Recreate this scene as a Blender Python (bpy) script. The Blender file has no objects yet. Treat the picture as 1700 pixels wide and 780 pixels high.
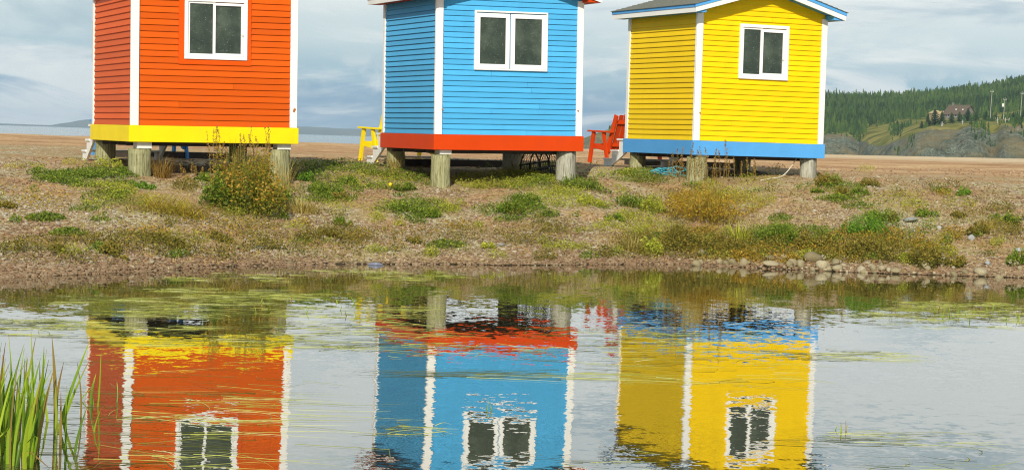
import bpy, math, random
import numpy as np
from mathutils import Matrix, Vector

# ------------------------------------------------------------------ camera, sky, sun, exposure
SC = bpy.context.scene
COL = SC.collection
F_PX, PITCH, ROLL, CAM_H = 3401.7, 0.046237, 0.030277, 1.6476     # focal length in 1700 px frame widths
cam_d = bpy.data.cameras.new('camera')
cam_d.sensor_width = 36.0
cam_d.lens = F_PX / 1700.0 * 36.0
cam_d.clip_start = 0.1
cam_d.clip_end = 30000.0
cam = bpy.data.objects.new('camera', cam_d)
COL.objects.link(cam)
_fw = Vector((0, math.cos(PITCH), -math.sin(PITCH)))
_up = Vector((0, math.sin(PITCH), math.cos(PITCH)))
_rt = Vector((1, 0, 0))
_cr, _sr = math.cos(ROLL), math.sin(ROLL)
_r2 = _rt * _cr + _up * _sr
_u2 = _up * _cr - _rt * _sr
_M = Matrix.Identity(4)
for _i in range(3):
    _M[_i][0] = _r2[_i]; _M[_i][1] = _u2[_i]; _M[_i][2] = -_fw[_i]
_M[2][3] = CAM_H
cam.matrix_world = _M
SC.camera = cam

SUN_EL, SUN_AZ = 31.0, -7.0          # sun behind the camera, a touch to its left
SUN_STRENGTH, SKY_STRENGTH, EXPOSURE = 5.0, 0.095, -0.05
sun_d = bpy.data.lights.new('sun', 'SUN')
sun_d.energy = SUN_STRENGTH
sun_d.angle = math.radians(0.6)
sun_d.color = (1.0, 0.94, 0.82)
sun = bpy.data.objects.new('sun', sun_d)
COL.objects.link(sun)
_e, _a = math.radians(SUN_EL), math.radians(SUN_AZ)
to_sun = Vector((math.sin(_a) * math.cos(_e), -math.cos(_a) * math.cos(_e), math.sin(_e)))
sun.rotation_euler = to_sun.to_track_quat('Z', 'Y').to_euler()

world = bpy.data.worlds.new('World')
SC.world = world
world.use_nodes = True
def build_world():
    nt = world.node_tree; N = nt.nodes; Lk = nt.links
    N.clear()
    out = N.new('ShaderNodeOutputWorld'); bg = N.new('ShaderNodeBackground')
    bg.inputs['Strength'].default_value = SKY_STRENGTH
    sky = N.new('ShaderNodeTexSky'); sky.sky_type = 'NISHITA'; sky.sun_disc = False
    sky.sun_elevation = math.radians(SUN_EL)
    sky.sun_rotation = math.atan2(to_sun.x, to_sun.y)
    sky.altitude = 0; sky.air_density = 1.0; sky.dust_density = 1.0
    tc = N.new('ShaderNodeTexCoord')
    sep = N.new('ShaderNodeSeparateXYZ'); Lk.new(tc.outputs['Generated'], sep.inputs[0])
    # cloud colour by elevation: grey blue low bank, paler grey white above
    ramp = N.new('ShaderNodeValToRGB'); Lk.new(sep.outputs['Z'], ramp.inputs[0])
    cr = ramp.color_ramp; cr.interpolation = 'EASE'
    stops = [(0.0, (2.0, 4.0, 6.0)), (0.018, (2.1, 4.0, 5.9)), (0.031, (4.2, 6.1, 7.1)), (0.050, (6.8, 8.1, 8.4)), (0.08, (9.6, 10.0, 9.9)), (0.17, (8.8, 9.4, 9.3)), (0.32, (3.8, 5.0, 6.0)), (0.75, (1.6, 2.9, 4.8))]
    while len(cr.elements) < len(stops): cr.elements.new(0.5)
    for el, (p, c) in zip(cr.elements, stops):
        el.position = p; el.color = (c[0] / 10, c[1] / 10, c[2] / 10, 1)
    # streaky layers
    def noise(sx, sz, scale, detail, rough, seed, dist=0.0):
        mp = N.new('ShaderNodeMapping'); mp.inputs['Scale'].default_value = (sx, sx, sz); mp.inputs['Location'].default_value = (seed, seed * .7, seed * 1.3)
        Lk.new(tc.outputs['Generated'], mp.inputs[0])
        n = N.new('ShaderNodeTexNoise'); n.inputs['Scale'].default_value = scale; n.inputs['Detail'].default_value = detail
        n.inputs['Roughness'].default_value = rough; n.inputs['Distortion'].default_value = dist
        Lk.new(mp.outputs[0], n.inputs['Vector']); return n.outputs['Fac']
    def mrange(v, a, b, c, d):
        m = N.new('ShaderNodeMapRange'); m.interpolation_type = 'SMOOTHSTEP'
        for i, q in enumerate((a, b, c, d)): m.inputs[1 + i].default_value = q
        Lk.new(v, m.inputs[0]); return m.outputs[0]
    def mixc(fac, a, b):
        m = N.new('ShaderNodeMix'); m.data_type = 'RGBA'
        Lk.new(fac, m.inputs[0])
        for s, q in ((6, a), (7, b)):
            if isinstance(q, tuple): m.inputs[s].default_value = (*q, 1)
            else: Lk.new(q, m.inputs[s])
        return m.outputs[2]
    c0 = ramp.outputs[0]
    streak = mrange(noise(1, 6.0, 5.0, 7, 0.58, 3.1, 0.9), 0.47, 0.62, 0.0, 0.9)
    c1 = mixc(streak, c0, (0.92, 0.97, 0.96))
    dark = mrange(noise(1, 5, 4.5, 6, 0.58, 9.7, 0.7), 0.50, 0.66, 0.0, 0.6)
    c2 = mixc(dark, c1, (0.33, 0.50, 0.62))
    # puffy cumulus tops standing out of the low bank
    puff = noise(1, 1.9, 24.0, 6, 0.55, 5.3, 0.3)
    band = N.new('ShaderNodeValToRGB'); Lk.new(sep.outputs['Z'], band.inputs[0])
    b = band.color_ramp; b.interpolation = 'EASE'
    pts = [(0.0, 0), (0.016, 0), (0.027, 1), (0.034, .7), (0.042, 0)]
    while len(b.elements) < len(pts): b.elements.new(0.5)
    for el, (p, v) in zip(b.elements, pts): el.position = p; el.color = (v, v, v, 1)
    mul = N.new('ShaderNodeMath'); mul.operation = 'MULTIPLY'
    Lk.new(band.outputs[0], mul.inputs[0]); Lk.new(mrange(puff, 0.45, 0.58, 0, 0.95), mul.inputs[1])
    c3 = mixc(mul.outputs[0], c2, (0.78, 0.86, 0.88))
    # bring to the sky texture's own units and let the clear sky through thin places
    sc = N.new('ShaderNodeVectorMath'); sc.operation = 'SCALE'; sc.inputs['Scale'].default_value = 10.0
    Lk.new(c3, sc.inputs[0])
    thin = mrange(noise(1, 3, 3.0, 4, 0.5, 1.7), 0.35, 0.65, 0.88, 1.0)
    fin = mixc(thin, sky.outputs[0], sc.outputs[0])
    Lk.new(fin, bg.inputs['Color']); Lk.new(bg.outputs[0], out.inputs['Surface'])
build_world()

SC.render.engine = 'CYCLES'
SC.cycles.use_denoising = True
try: SC.cycles.denoising_prefilter = 'NONE'
except Exception: pass
SC.cycles.filter_width = 1.1
SC.cycles.max_bounces = 6
SC.cycles.transparent_max_bounces = 6
SC.cycles.volume_bounces = 0
SC.view_settings.view_transform = 'Standard'
SC.view_settings.look = 'None'
SC.view_settings.exposure = EXPOSURE
SC.view_settings.gamma = 1.0
SC.view_settings.use_curve_mapping = False

random.seed(7)
RNG = np.random.default_rng(11)

# ------------------------------------------------------------------ ray helpers (a pixel of the 1700x780 frame to a place)
def rays(px, py):
    px = np.asarray(px, float); py = np.asarray(py, float)
    x, y = px - 850.0, py - 390.0
    x, y = _cr * x + _sr * y, -_sr * x + _cr * y
    c, s = math.cos(PITCH), math.sin(PITCH)
    return np.stack([x / F_PX, c - y / F_PX * s, -s - y / F_PX * c], -1)
def at_depth(px, py, Y):
    d = rays(px, py); t = Y / d[..., 1]
    return d * t[..., None] + np.array([0, 0, CAM_H])
def at_height(px, py, z):
    d = rays(px, py); t = (z - CAM_H) / d[..., 2]
    return d * t[..., None] + np.array([0, 0, CAM_H])

def vnoise(x, y, seed=0):
    x = np.asarray(x, float); y = np.asarray(y, float)
    xi = np.floor(x); yi = np.floor(y); fx = x - xi; fy = y - yi
    fx = fx * fx * (3 - 2 * fx); fy = fy * fy * (3 - 2 * fy)
    def hsh(a, b):
        v = np.sin(a * 127.1 + b * 311.7 + seed * 74.7) * 43758.5453
        return v - np.floor(v)
    return (hsh(xi, yi) * (1 - fx) + hsh(xi + 1, yi) * fx) * (1 - fy) + (hsh(xi, yi + 1) * (1 - fx) + hsh(xi + 1, yi + 1) * fx) * fy
def fbm(x, y, seed=0, oct=4):
    v = 0; a = 0.5; s = 1.0
    for k in range(oct):
        v = v + a * (vnoise(x * s, y * s, seed + k * 3) - 0.5) * 2; a *= 0.5; s *= 2.03
    return v

EDGE_X = np.array([-60, -14, -7.5, -5.5, -4.72, -3.93, -2.95, -1.77, 0.0, 1.59, 2.4, 2.9, 3.71, 5.3, 6.93, 9, 14, 60])
EDGE_Y = np.array([12, 16.5, 20.6, 22.03, 22.98, 24.34, 25.6, 26.37, 27.0, 28.0, 28.4, 28.2, 27.9, 27.63, 27.64, 27.3, 26, 20.0])
_ex = np.arange(-62, 62, 0.01)
_ey = np.interp(_ex, EDGE_X, EDGE_Y) + 0.14 * fbm(_ex * 1.1, _ex * 0 + 3.3, 5, 3) + 0.09 * fbm(_ex * 5.3, _ex * 0 + 7.1, 6, 3)
def edge(x):
    return np.interp(x, _ex, _ey)
def terrain(x, y):
    x = np.asarray(x, float); y = np.asarray(y, float)
    s = y - edge(x)
    z = np.interp(s, [-30, -8, -2, -0.5, 0, 0.16, 0.5, 3.0, 6.0, 8.6, 12, 16, 24, 40],
                  [-0.9, -0.8, -0.4, -0.1, 0, 0.06, 0.13, 0.46, 0.84, 1.1, 1.2, 1.24, 1.27, 1.30])
    left = 1 - np.clip((x + 5.2) / 2.4, 0, 1)
    z = z + 0.13 * np.clip((x + .4) / 1.4, 0, 1) * (1 - .45 * np.clip((x - 2.6) / 1.5, 0, 1)) * np.clip((s - 3) / 2.5, 0, 1) * np.clip((14 - s) / 6, 0, 1)
    z = np.where(z > 0, z * (1 - 0.14 * left * np.clip(1 - (s - 8) / 10, 0, 1)), z)
    az = x / np.maximum(y, 1)
    yc = np.interp(az, [-0.3, -0.05, 0.16, 0.3], [75, 76, 108, 118])
    zc = np.interp(az, [-0.3, -0.08, 0.05, 0.16, 0.25, 0.4], [1.31, 1.335, 1.36, 1.40, 1.475, 1.5])
    k = np.clip((y - 48) / np.maximum(yc - 48, 1), 0, 1)
    z = np.where(y > 48, z * (1 - k) + zc * k, z)
    z = np.where(y > yc, zc - (y - yc) * 0.05 - 0.0006 * (y - yc) ** 2 * (y < 240), z)
    z = np.maximum(z, -8.0)
    amp = np.clip(s / 1.2, 0, 1) * np.clip(1.3 - (y - 40) / 60, 0.15, 1)
    z = z + amp * (0.055 * fbm(x * 0.55, y * 0.45, 1, 3) + 0.022 * fbm(x * 3.1, y * 3.1, 9, 3))
    near = np.clip((4.0 - y) / 3.0, 0, 1)                      # the bank the camera stands on
    z = z * (1 - near) + near * 0.12
    return z
def on_ground(px, py):
    """first hit of the pixel's ray on the terrain"""
    d = rays(px, py); ys = np.concatenate([np.arange(18, 50, 1.0), np.arange(50, 141, 6.0)])
    lo = np.full(len(d), 18.0); hi = np.full(len(d), 141.0); done = np.zeros(len(d), bool)
    for a, b in zip(ys[:-1], ys[1:]):
        i = np.where(~done)[0]
        if len(i) == 0: break
        t = b / d[i, 1]; hit = CAM_H + d[i, 2] * t <= terrain(d[i, 0] * t, np.full(len(i), b))
        j = i[hit]; lo[j] = a; hi[j] = b; done[j] = True
    for _ in range(9):
        Y = (lo + hi) / 2; t = Y / d[:, 1]
        below = CAM_H + d[:, 2] * t <= terrain(d[:, 0] * t, Y)
        hi = np.where(below, Y, hi); lo = np.where(below, lo, Y)
    Y = (lo + hi) / 2; t = Y / d[:, 1]
    P = np.stack([d[:, 0] * t, Y, np.zeros_like(Y)], -1)
    P[:, 2] = terrain(P[:, 0], P[:, 1])
    return P
def ground_pt(px, py):
    return on_ground(np.array([px]), np.array([py]))[0]

# ------------------------------------------------------------------ materials
MATS = {}
def new_mat(name):
    m = bpy.data.materials.new(name); m.use_nodes = True
    nt = m.node_tree; nt.nodes.clear()
    out = nt.nodes.new('ShaderNodeOutputMaterial'); p = nt.nodes.new('ShaderNodeBsdfPrincipled')
    nt.links.new(p.outputs[0], out.inputs['Surface'])
    MATS[name] = m
    return m, nt, p, out
class NT:
    def __init__(s, nt): s.nt = nt; s.N = nt.nodes; s.L = nt.links
    def coord(s, kind='Object', scale=(1, 1, 1), loc=(0, 0, 0)):
        tc = s.N.new('ShaderNodeTexCoord'); mp = s.N.new('ShaderNodeMapping')
        mp.inputs['Scale'].default_value = scale; mp.inputs['Location'].default_value = loc
        s.L.new(tc.outputs[kind], mp.inputs[0]); return mp.outputs[0]
    def pos(s, scale=(1, 1, 1)):
        g = s.N.new('ShaderNodeNewGeometry'); mp = s.N.new('ShaderNodeMapping'); mp.inputs['Scale'].default_value = scale
        s.L.new(g.outputs['Position'], mp.inputs[0]); return mp.outputs[0]
    def noise(s, vec, scale, detail=3, rough=0.55, dist=0.0, out='Fac'):
        n = s.N.new('ShaderNodeTexNoise'); n.inputs['Scale'].default_value = scale; n.inputs['Detail'].default_value = detail
        n.inputs['Roughness'].default_value = rough; n.inputs['Distortion'].default_value = dist
        if vec is not None: s.L.new(vec, n.inputs['Vector'])
        return n.outputs[out]
    def voro(s, vec, scale, out='Color', feature='F1'):
        n = s.N.new('ShaderNodeTexVoronoi'); n.inputs['Scale'].default_value = scale; n.feature = feature
        s.L.new(vec, n.inputs['Vector']); return n.outputs[out]
    def ramp(s, v, stops, interp='LINEAR'):
        r = s.N.new('ShaderNodeValToRGB'); r.color_ramp.interpolation = interp
        while len(r.color_ramp.elements) < len(stops): r.color_ramp.elements.new(0.5)
        for el, (p, c) in zip(r.color_ramp.elements, stops):
            el.position = p; el.color = (*c, 1) if isinstance(c, tuple) else (c, c, c, 1)
        s.L.new(v, r.inputs[0]); return r.outputs[0]
    def mix(s, fac, a, b, blend='MIX'):
        m = s.N.new('ShaderNodeMix'); m.data_type = 'RGBA'; m.blend_type = blend
        if isinstance(fac, (int, float)): m.inputs[0].default_value = fac
        else: s.L.new(fac, m.inputs[0])
        for i, q in ((6, a), (7, b)):
            if isinstance(q, tuple): m.inputs[i].default_value = (*q, 1)
            else: s.L.new(q, m.inputs[i])
        return m.outputs[2]
    def math(s, op, a, b=None):
        m = s.N.new('ShaderNodeMath'); m.operation = op
        for i, q in ((0, a), (1, b)):
            if q is None: continue
            if isinstance(q, (int, float)): m.inputs[i].default_value = q
            else: s.L.new(q, m.inputs[i])
        return m.outputs[0]
    def bump(s, h, strength, dist, p):
        b = s.N.new('ShaderNodeBump'); b.inputs['Strength'].default_value = strength; b.inputs['Distance'].default_value = dist
        s.L.new(h, b.inputs['Height']); s.L.new(b.outputs[0], p.inputs['Normal'])
    def attr(s, name, out='Fac'):
        a = s.N.new('ShaderNodeAttribute'); a.attribute_name = name; return a.outputs[out]
    def objrand(s):
        return s.N.new('ShaderNodeObjectInfo').outputs['Random']
    def sep(s, v):
        n = s.N.new('ShaderNodeSeparateXYZ'); s.L.new(v, n.inputs[0]); return n.outputs

def paint(name, col, vary=0.12, rough=0.5, dirt=(0.30, 0.25, 0.18), dirt_amt=0.16, grain=(1.2, 30, 30)):
    """weathered exterior paint on sawn timber"""
    m, nt, p, out = new_mat(name); n = NT(nt)
    v = n.coord('Object')
    r = n.objrand()
    dark = tuple(c * (1 - vary * 1.6) for c in col); lite = tuple(min(1, c * (1 + vary * .5)) for c in col)
    base = n.mix(r, dark, lite)
    big = n.noise(v, 2.3, 4, 0.6)
    base = n.mix(n.ramp(big, [(0.3, 0.0), (0.75, 0.5)]), base, tuple(c * 0.8 for c in col))
    gr = n.noise(n.coord('Object', grain), 9.0, 4, 0.6)
    base = n.mix(n.ramp(gr, [(0.55, 0.0), (0.8, dirt_amt)]), base, dirt)
    wash = n.noise(n.pos((2.2, 2.2, 0.7)), 1.6, 5, 0.65)
    base = n.mix(n.ramp(wash, [(0.5, 0.0), (0.72, 0.30)]), base, tuple(c * 0.72 + 0.012 for c in col))
    spots = n.noise(n.pos((1, 1, 1)), 34.0, 2, 0.5)
    base = n.mix(n.ramp(spots, [(0.72, 0.0), (0.78, dirt_amt * 2.2)]), base, dirt)
    n.L.new(base, p.inputs['Base Color'])
    p.inputs['Roughness'].default_value = rough
    p.inputs['Specular IOR Level'].default_value = 0.10
    n.bump(gr, 0.25, 0.004, p)
    return m
def plain(name, col, rough=0.7, vary=0.2, scale=12, bump=0.0, spec=0.25, metal=0.0):
    m, nt, p, out = new_mat(name); n = NT(nt)
    v = n.coord('Object'); f = n.noise(v, scale, 4, 0.6)
    c = n.mix(f, tuple(x * (1 - vary) for x in col), tuple(min(1, x * (1 + vary)) for x in col))
    n.L.new(c, p.inputs['Base Color']); p.inputs['Roughness'].default_value = rough
    p.inputs['Specular IOR Level'].default_value = spec; p.inputs['Metallic'].default_value = metal
    if bump: n.bump(f, 0.6, bump, p)
    return m
def leafy(name, stops, trans=0.3, rough=0.6):
    m, nt, p, out = new_mat(name); n = NT(nt)
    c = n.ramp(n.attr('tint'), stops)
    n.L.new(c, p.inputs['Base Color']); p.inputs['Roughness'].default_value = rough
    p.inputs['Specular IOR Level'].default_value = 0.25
    t = n.N.new('ShaderNodeBsdfTranslucent'); n.L.new(c, t.inputs['Color'])
    mx = n.N.new('ShaderNodeMixShader'); mx.inputs[0].default_value = trans
    n.L.new(p.outputs[0], mx.inputs[1]); n.L.new(t.outputs[0], mx.inputs[2]); n.L.new(mx.outputs[0], out.inputs['Surface'])
    return m

ORANGE, BLUE, YELLOW, RED = (0.64, 0.096, 0.003), (0.074, 0.39, 0.69), (0.86, 0.575, 0.003), (0.60, 0.052, 0.003)
paint('paint_orange', ORANGE, 0.14, dirt=(0.55, 0.14, 0.02), dirt_amt=0.2); paint('paint_orange_trim', (0.70, 0.085, 0.002), 0.03, dirt=(0.5, 0.1, 0.02))
paint('paint_blue', BLUE, 0.09, dirt=(0.3, 0.42, 0.5), dirt_amt=0.10); paint('paint_blue_trim', (0.09, 0.34, 0.70), 0.03, dirt=(.25, .35, .45), dirt_amt=.08)
paint('paint_yellow', YELLOW, 0.07, dirt=(0.6, 0.42, 0.05), dirt_amt=0.12); paint('paint_yellow_trim', (0.86, 0.66, 0.006), 0.03, dirt=(0.5, 0.36, 0.05))
paint('paint_red', RED, 0.03, dirt=(0.4, 0.09, 0.03)); paint('paint_white', (0.80, 0.79, 0.75), 0.03, dirt=(0.45, 0.40, 0.30), dirt_amt=0.2)
paint('vinyl_white', (0.82, 0.82, 0.79), 0.01, rough=0.35, dirt=(0.5, 0.45, 0.36), dirt_amt=0.12)
plain('rust', (0.42, 0.14, 0.03), 0.9, 0.4, 40)
plain('dark_timber', (0.055, 0.045, 0.035), 0.9, 0.4, 8)
plain('grey_timber', (0.30, 0.27, 0.21), 0.85, 0.35, 9, 0.004)
plain('weathered_white', (0.72, 0.71, 0.65), 0.8, 0.2, 14)
plain('black_wire', (0.02, 0.02, 0.018), 0.6, 0.3, 20)
plain('rope_teal', (0.07, 0.36, 0.44), 0.8, 0.3, 60)
plain('rope_cream', (0.62, 0.57, 0.45), 0.85, 0.2, 60)
plain('float_yellow', (0.85, 0.55, 0.01), 0.4, 0.1, 10)
plain('scrap_grey', (0.16, 0.17, 0.22), 0.5, 0.2, 10)
def post_mat(name, a, b, c):
    m, nt, p, out = new_mat(name); n = NT(nt)
    g = n.noise(n.coord('Object', (14, 14, 1.6)), 2.6, 6, 0.65, 0.4)
    col = n.ramp(g, [(0.36, c), (0.46, a), (0.62, b), (0.9, tuple(min(1, x * 1.25) for x in b))])
    big = n.noise(n.coord('Object'), 5.0, 3, 0.6)
    col = n.mix(n.ramp(big, [(0.4, 0.0), (0.8, 0.45)]), col, (0.17, 0.19, 0.07))
    n.L.new(col, p.inputs['Base Color']); p.inputs['Roughness'].default_value = 0.95
    p.inputs['Specular IOR Level'].default_value = 0.1
    n.bump(g, 1.0, 0.035, p)
post_mat('log_green', (0.27, 0.26, 0.13), (0.42, 0.40, 0.23), (0.11, 0.10, 0.05))
post_mat('log_grey', (0.36, 0.34, 0.27), (0.50, 0.48, 0.40), (0.14, 0.12, 0.09))
def glass_mat():
    m, nt, p, out = new_mat('window_glass'); n = NT(nt)
    v = n.coord('Object')
    dust = n.noise(v, 3.0, 5, 0.65)
    c = n.ramp(dust, [(0.3, (0.016, 0.024, 0.016)), (0.5, (0.036, 0.05, 0.034)), (0.7, (0.075, 0.095, 0.068))])
    sp = n.noise(v, 60.0, 2, 0.5)
    c = n.mix(n.ramp(sp, [(0.66, 0.0), (0.74, 0.5)]), c, (0.34, 0.36, 0.26))
    n.L.new(c, p.inputs['Base Color']); p.inputs['Roughness'].default_value = 0.12
    p.inputs['Specular IOR Level'].default_value = 0.5
glass_mat()
def shingle_mat():
    m, nt, p, out = new_mat('shingle'); n = NT(nt)
    v = n.coord('Object', (1, 9, 9))
    tab = n.voro(n.coord('Object', (1, 3.2, 1)), 2.0)
    f = n.noise(n.coord('Object'), 60, 3, 0.6)
    c = n.ramp(f, [(0.3, (0.10, 0.10, 0.08)), (0.7, (0.27, 0.265, 0.21))])
    c = n.mix(n.mix(n.objrand(), (0.1, 0.1, 0.1), (0.5, 0.5, 0.5)), c, (0.16, 0.165, 0.125))
    n.L.new(c, p.inputs['Base Color']); p.inputs['Roughness'].default_value = 0.95
shingle_mat()
def ground_mat():
    m, nt, p, out = new_mat('gravel_ground'); n = NT(nt)
    P = n.pos(); xyz = n.sep(P)
    cell = n.voro(P, 26.0); cellv = n.sep(cell)
    fine = n.voro(P, 60.0); finev = n.sep(fine)
    patch = n.noise(P, 0.75, 5, 0.6); patch2 = n.noise(P, 2.6, 4, 0.6)
    red = n.ramp(cellv[0], [(0.0, (0.085, 0.045, 0.026)), (0.35, (0.19, 0.092, 0.042)), (0.65, (0.27, 0.145, 0.072)), (0.88, (0.31, 0.20, 0.115)), (1.0, (0.40, 0.34, 0.25))])
    grey = n.ramp(cellv[1], [(0.0, (0.10, 0.08, 0.05)), (0.4, (0.20, 0.165, 0.11)), (0.75, (0.29, 0.26, 0.19)), (1.0, (0.42, 0.40, 0.33))])
    f2 = n.ramp(finev[0], [(0.0, (0.10, 0.055, 0.032)), (0.5, (0.25, 0.14, 0.082)), (1.0, (0.40, 0.29, 0.2))])
    c = n.mix(0.4, red, f2)
    c = n.mix(n.ramp(patch, [(0.42, 0.0), (0.62, 0.8)]), c, grey)
    moss = n.ramp(patch2, [(0.46, 0.0), (0.66, 0.55)])
    c = n.mix(moss, c, (0.165, 0.125, 0.032))
    # open beach behind the huts: finer tan shingle in long bands
    beach = n.noise(n.pos((0.05, 0.55, 1)), 1.0, 5, 0.62)
    bc = n.ramp(beach, [(0.3, (0.15, 0.078, 0.040)), (0.43, (0.26, 0.145, 0.078)), (0.58, (0.36, 0.225, 0.128)), (0.76, (0.42, 0.31, 0.20))])
    spk = n.noise(P, 9.0, 4, 0.7)
    bc = n.mix(n.ramp(spk, [(0.35, 0.5), (0.6, 0.0)]), bc, (0.17, 0.085, 0.05))
    bc = n.mix(n.ramp(spk, [(0.62, 0.0), (0.75, 0.5)]), bc, (0.5, 0.42, 0.33))
    far = n.math('ADD', xyz[1], n.math('MULTIPLY', n.math('SUBTRACT', patch, 0.5), 9.0))
    fr = n.N.new('ShaderNodeMapRange'); fr.inputs[1].default_value = 37; fr.inputs[2].default_value = 44; n.L.new(far, fr.inputs[0])
    c = n.mix(fr.outputs[0], c, bc)
    crest = n.N.new('ShaderNodeMapRange'); crest.inputs[1].default_value = 66; crest.inputs[2].default_value = 84; n.L.new(xyz[1], crest.inputs[0])
    c = n.mix(n.math('MULTIPLY', crest.outputs[0], 0.55), c, (0.44, 0.36, 0.27))
    c = n.mix(1.0, c, (1.88, 1.90, 1.62), 'MULTIPLY')
    # wet and muddy at and below the waterline
    wet = n.N.new('ShaderNodeMapRange'); wet.inputs[1].default_value = 0.005; wet.inputs[2].default_value = 0.05; n.L.new(xyz[2], wet.inputs[0])
    c = n.mix(wet.outputs[0], (0.045, 0.035, 0.018), c)
    n.L.new(c, p.inputs['Base Color']); p.inputs['Roughness'].default_value = 0.95; p.inputs['Specular IOR Level'].default_value = 0.15
    h = n.math('ADD', n.voro(P, 26.0, 'Distance'), n.noise(P, 40, 3, 0.6))
    n.bump(h, 0.8, 0.03, p)
ground_mat()
def stone_mat(name, a, b, c):
    m, nt, p, out = new_mat(name); n = NT(nt)
    t = n.attr('tint')
    col = n.ramp(t, [(0.0, a), (0.5, b), (1.0, c)])
    f = n.noise(n.pos(), 45, 4, 0.65)
    col = n.mix(n.ramp(f, [(0.4, 0.35), (0.65, 0.0)]), col, tuple(x * 0.55 for x in a))
    n.L.new(col, p.inputs['Base Color']); p.inputs['Roughness'].default_value = 0.9; p.inputs['Specular IOR Level'].default_value = 0.2
    n.bump(f, 0.5, 0.01, p)
stone_mat('pebbles', (0.20, 0.118, 0.062), (0.33, 0.235, 0.14), (0.56, 0.52, 0.41))
stone_mat('cobble', (0.21, 0.17, 0.09), (0.32, 0.265, 0.155), (0.42, 0.365, 0.24))
stone_mat('slate', (0.27, 0.28, 0.26), (0.36, 0.37, 0.35), (0.46, 0.47, 0.44))
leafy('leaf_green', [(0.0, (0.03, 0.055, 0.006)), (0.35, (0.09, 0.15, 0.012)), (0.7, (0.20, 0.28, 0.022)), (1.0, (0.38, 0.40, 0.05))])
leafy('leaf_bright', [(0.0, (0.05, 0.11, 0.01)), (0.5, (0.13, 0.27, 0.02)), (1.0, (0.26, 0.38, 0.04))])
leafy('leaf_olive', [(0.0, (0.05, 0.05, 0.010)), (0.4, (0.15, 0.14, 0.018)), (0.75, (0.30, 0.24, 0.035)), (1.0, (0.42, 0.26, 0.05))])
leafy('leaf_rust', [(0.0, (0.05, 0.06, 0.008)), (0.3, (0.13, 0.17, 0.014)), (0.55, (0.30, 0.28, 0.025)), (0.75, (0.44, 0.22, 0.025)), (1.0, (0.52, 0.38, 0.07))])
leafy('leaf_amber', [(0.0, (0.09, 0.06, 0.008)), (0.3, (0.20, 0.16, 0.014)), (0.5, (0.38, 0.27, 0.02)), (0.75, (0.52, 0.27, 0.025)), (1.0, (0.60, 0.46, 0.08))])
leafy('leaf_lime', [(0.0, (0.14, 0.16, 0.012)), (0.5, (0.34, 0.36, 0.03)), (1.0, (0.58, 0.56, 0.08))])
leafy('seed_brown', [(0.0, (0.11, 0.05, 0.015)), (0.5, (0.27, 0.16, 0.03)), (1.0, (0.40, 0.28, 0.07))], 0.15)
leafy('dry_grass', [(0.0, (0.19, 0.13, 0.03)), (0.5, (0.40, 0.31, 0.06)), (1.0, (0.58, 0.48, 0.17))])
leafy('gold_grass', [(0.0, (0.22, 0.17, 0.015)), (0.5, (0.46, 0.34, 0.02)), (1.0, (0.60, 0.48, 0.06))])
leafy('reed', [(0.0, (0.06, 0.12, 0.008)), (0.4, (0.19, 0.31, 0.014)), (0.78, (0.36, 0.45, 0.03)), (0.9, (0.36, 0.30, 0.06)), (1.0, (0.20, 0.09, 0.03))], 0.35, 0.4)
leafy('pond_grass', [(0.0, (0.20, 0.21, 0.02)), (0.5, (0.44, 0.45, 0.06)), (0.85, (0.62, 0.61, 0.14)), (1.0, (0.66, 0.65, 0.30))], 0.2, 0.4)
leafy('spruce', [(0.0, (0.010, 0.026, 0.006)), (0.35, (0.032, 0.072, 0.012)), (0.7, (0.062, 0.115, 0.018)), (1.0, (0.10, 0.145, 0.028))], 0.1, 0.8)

# ------------------------------------------------------------------ mesh helpers
def link(o):
    COL.objects.link(o); return o
def tag(o, label=None, cat=None, group=None, kind=None):
    if label: o['label'] = label
    if cat: o['category'] = cat
    if group: o['group'] = group
    if kind: o['kind'] = kind
    return o
def empty(name, loc=(0, 0, 0), rot=(0, 0, 0)):
    o = link(bpy.data.objects.new(name, None)); o.location = loc; o.rotation_euler = rot; o.empty_display_size = 0.2
    return o
def np_mesh(name, V, quads=None, tris=None, tint=None, smooth=False):
    V = np.asarray(V, np.float32).reshape(-1, 3)
    me = bpy.data.meshes.new(name)
    q = np.zeros((0, 4), np.int32) if quads is None else np.asarray(quads, np.int32).reshape(-1, 4)
    t = np.zeros((0, 3), np.int32) if tris is None else np.asarray(tris, np.int32).reshape(-1, 3)
    me.vertices.add(len(V)); me.vertices.foreach_set('co', V.ravel())
    nl = len(q) * 4 + len(t) * 3; me.loops.add(nl)
    me.loops.foreach_set('vertex_index', np.concatenate([q.ravel(), t.ravel()]))
    me.polygons.add(len(q) + len(t))
    st = np.concatenate([np.arange(len(q)) * 4, len(q) * 4 + np.arange(len(t)) * 3]).astype(np.int32)
    me.polygons.foreach_set('loop_start', st)
    me.polygons.foreach_set('use_smooth', np.full(len(q) + len(t), smooth))
    if tint is not None:
        at = me.attributes.new('tint', 'FLOAT', 'POINT'); at.data.foreach_set('value', np.asarray(tint, np.float32).ravel())
    me.update(calc_edges=True)
    return me
def obj(name, me, mat, parent=None, loc=None, rot=None):
    if len(me.materials) == 0: me.materials.append(MATS[mat])
    o = link(bpy.data.objects.new(name, me))
    if parent is not None: o.parent = parent
    if loc is not None: o.location = loc
    if rot is not None: o.rotation_euler = rot
    return o
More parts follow.
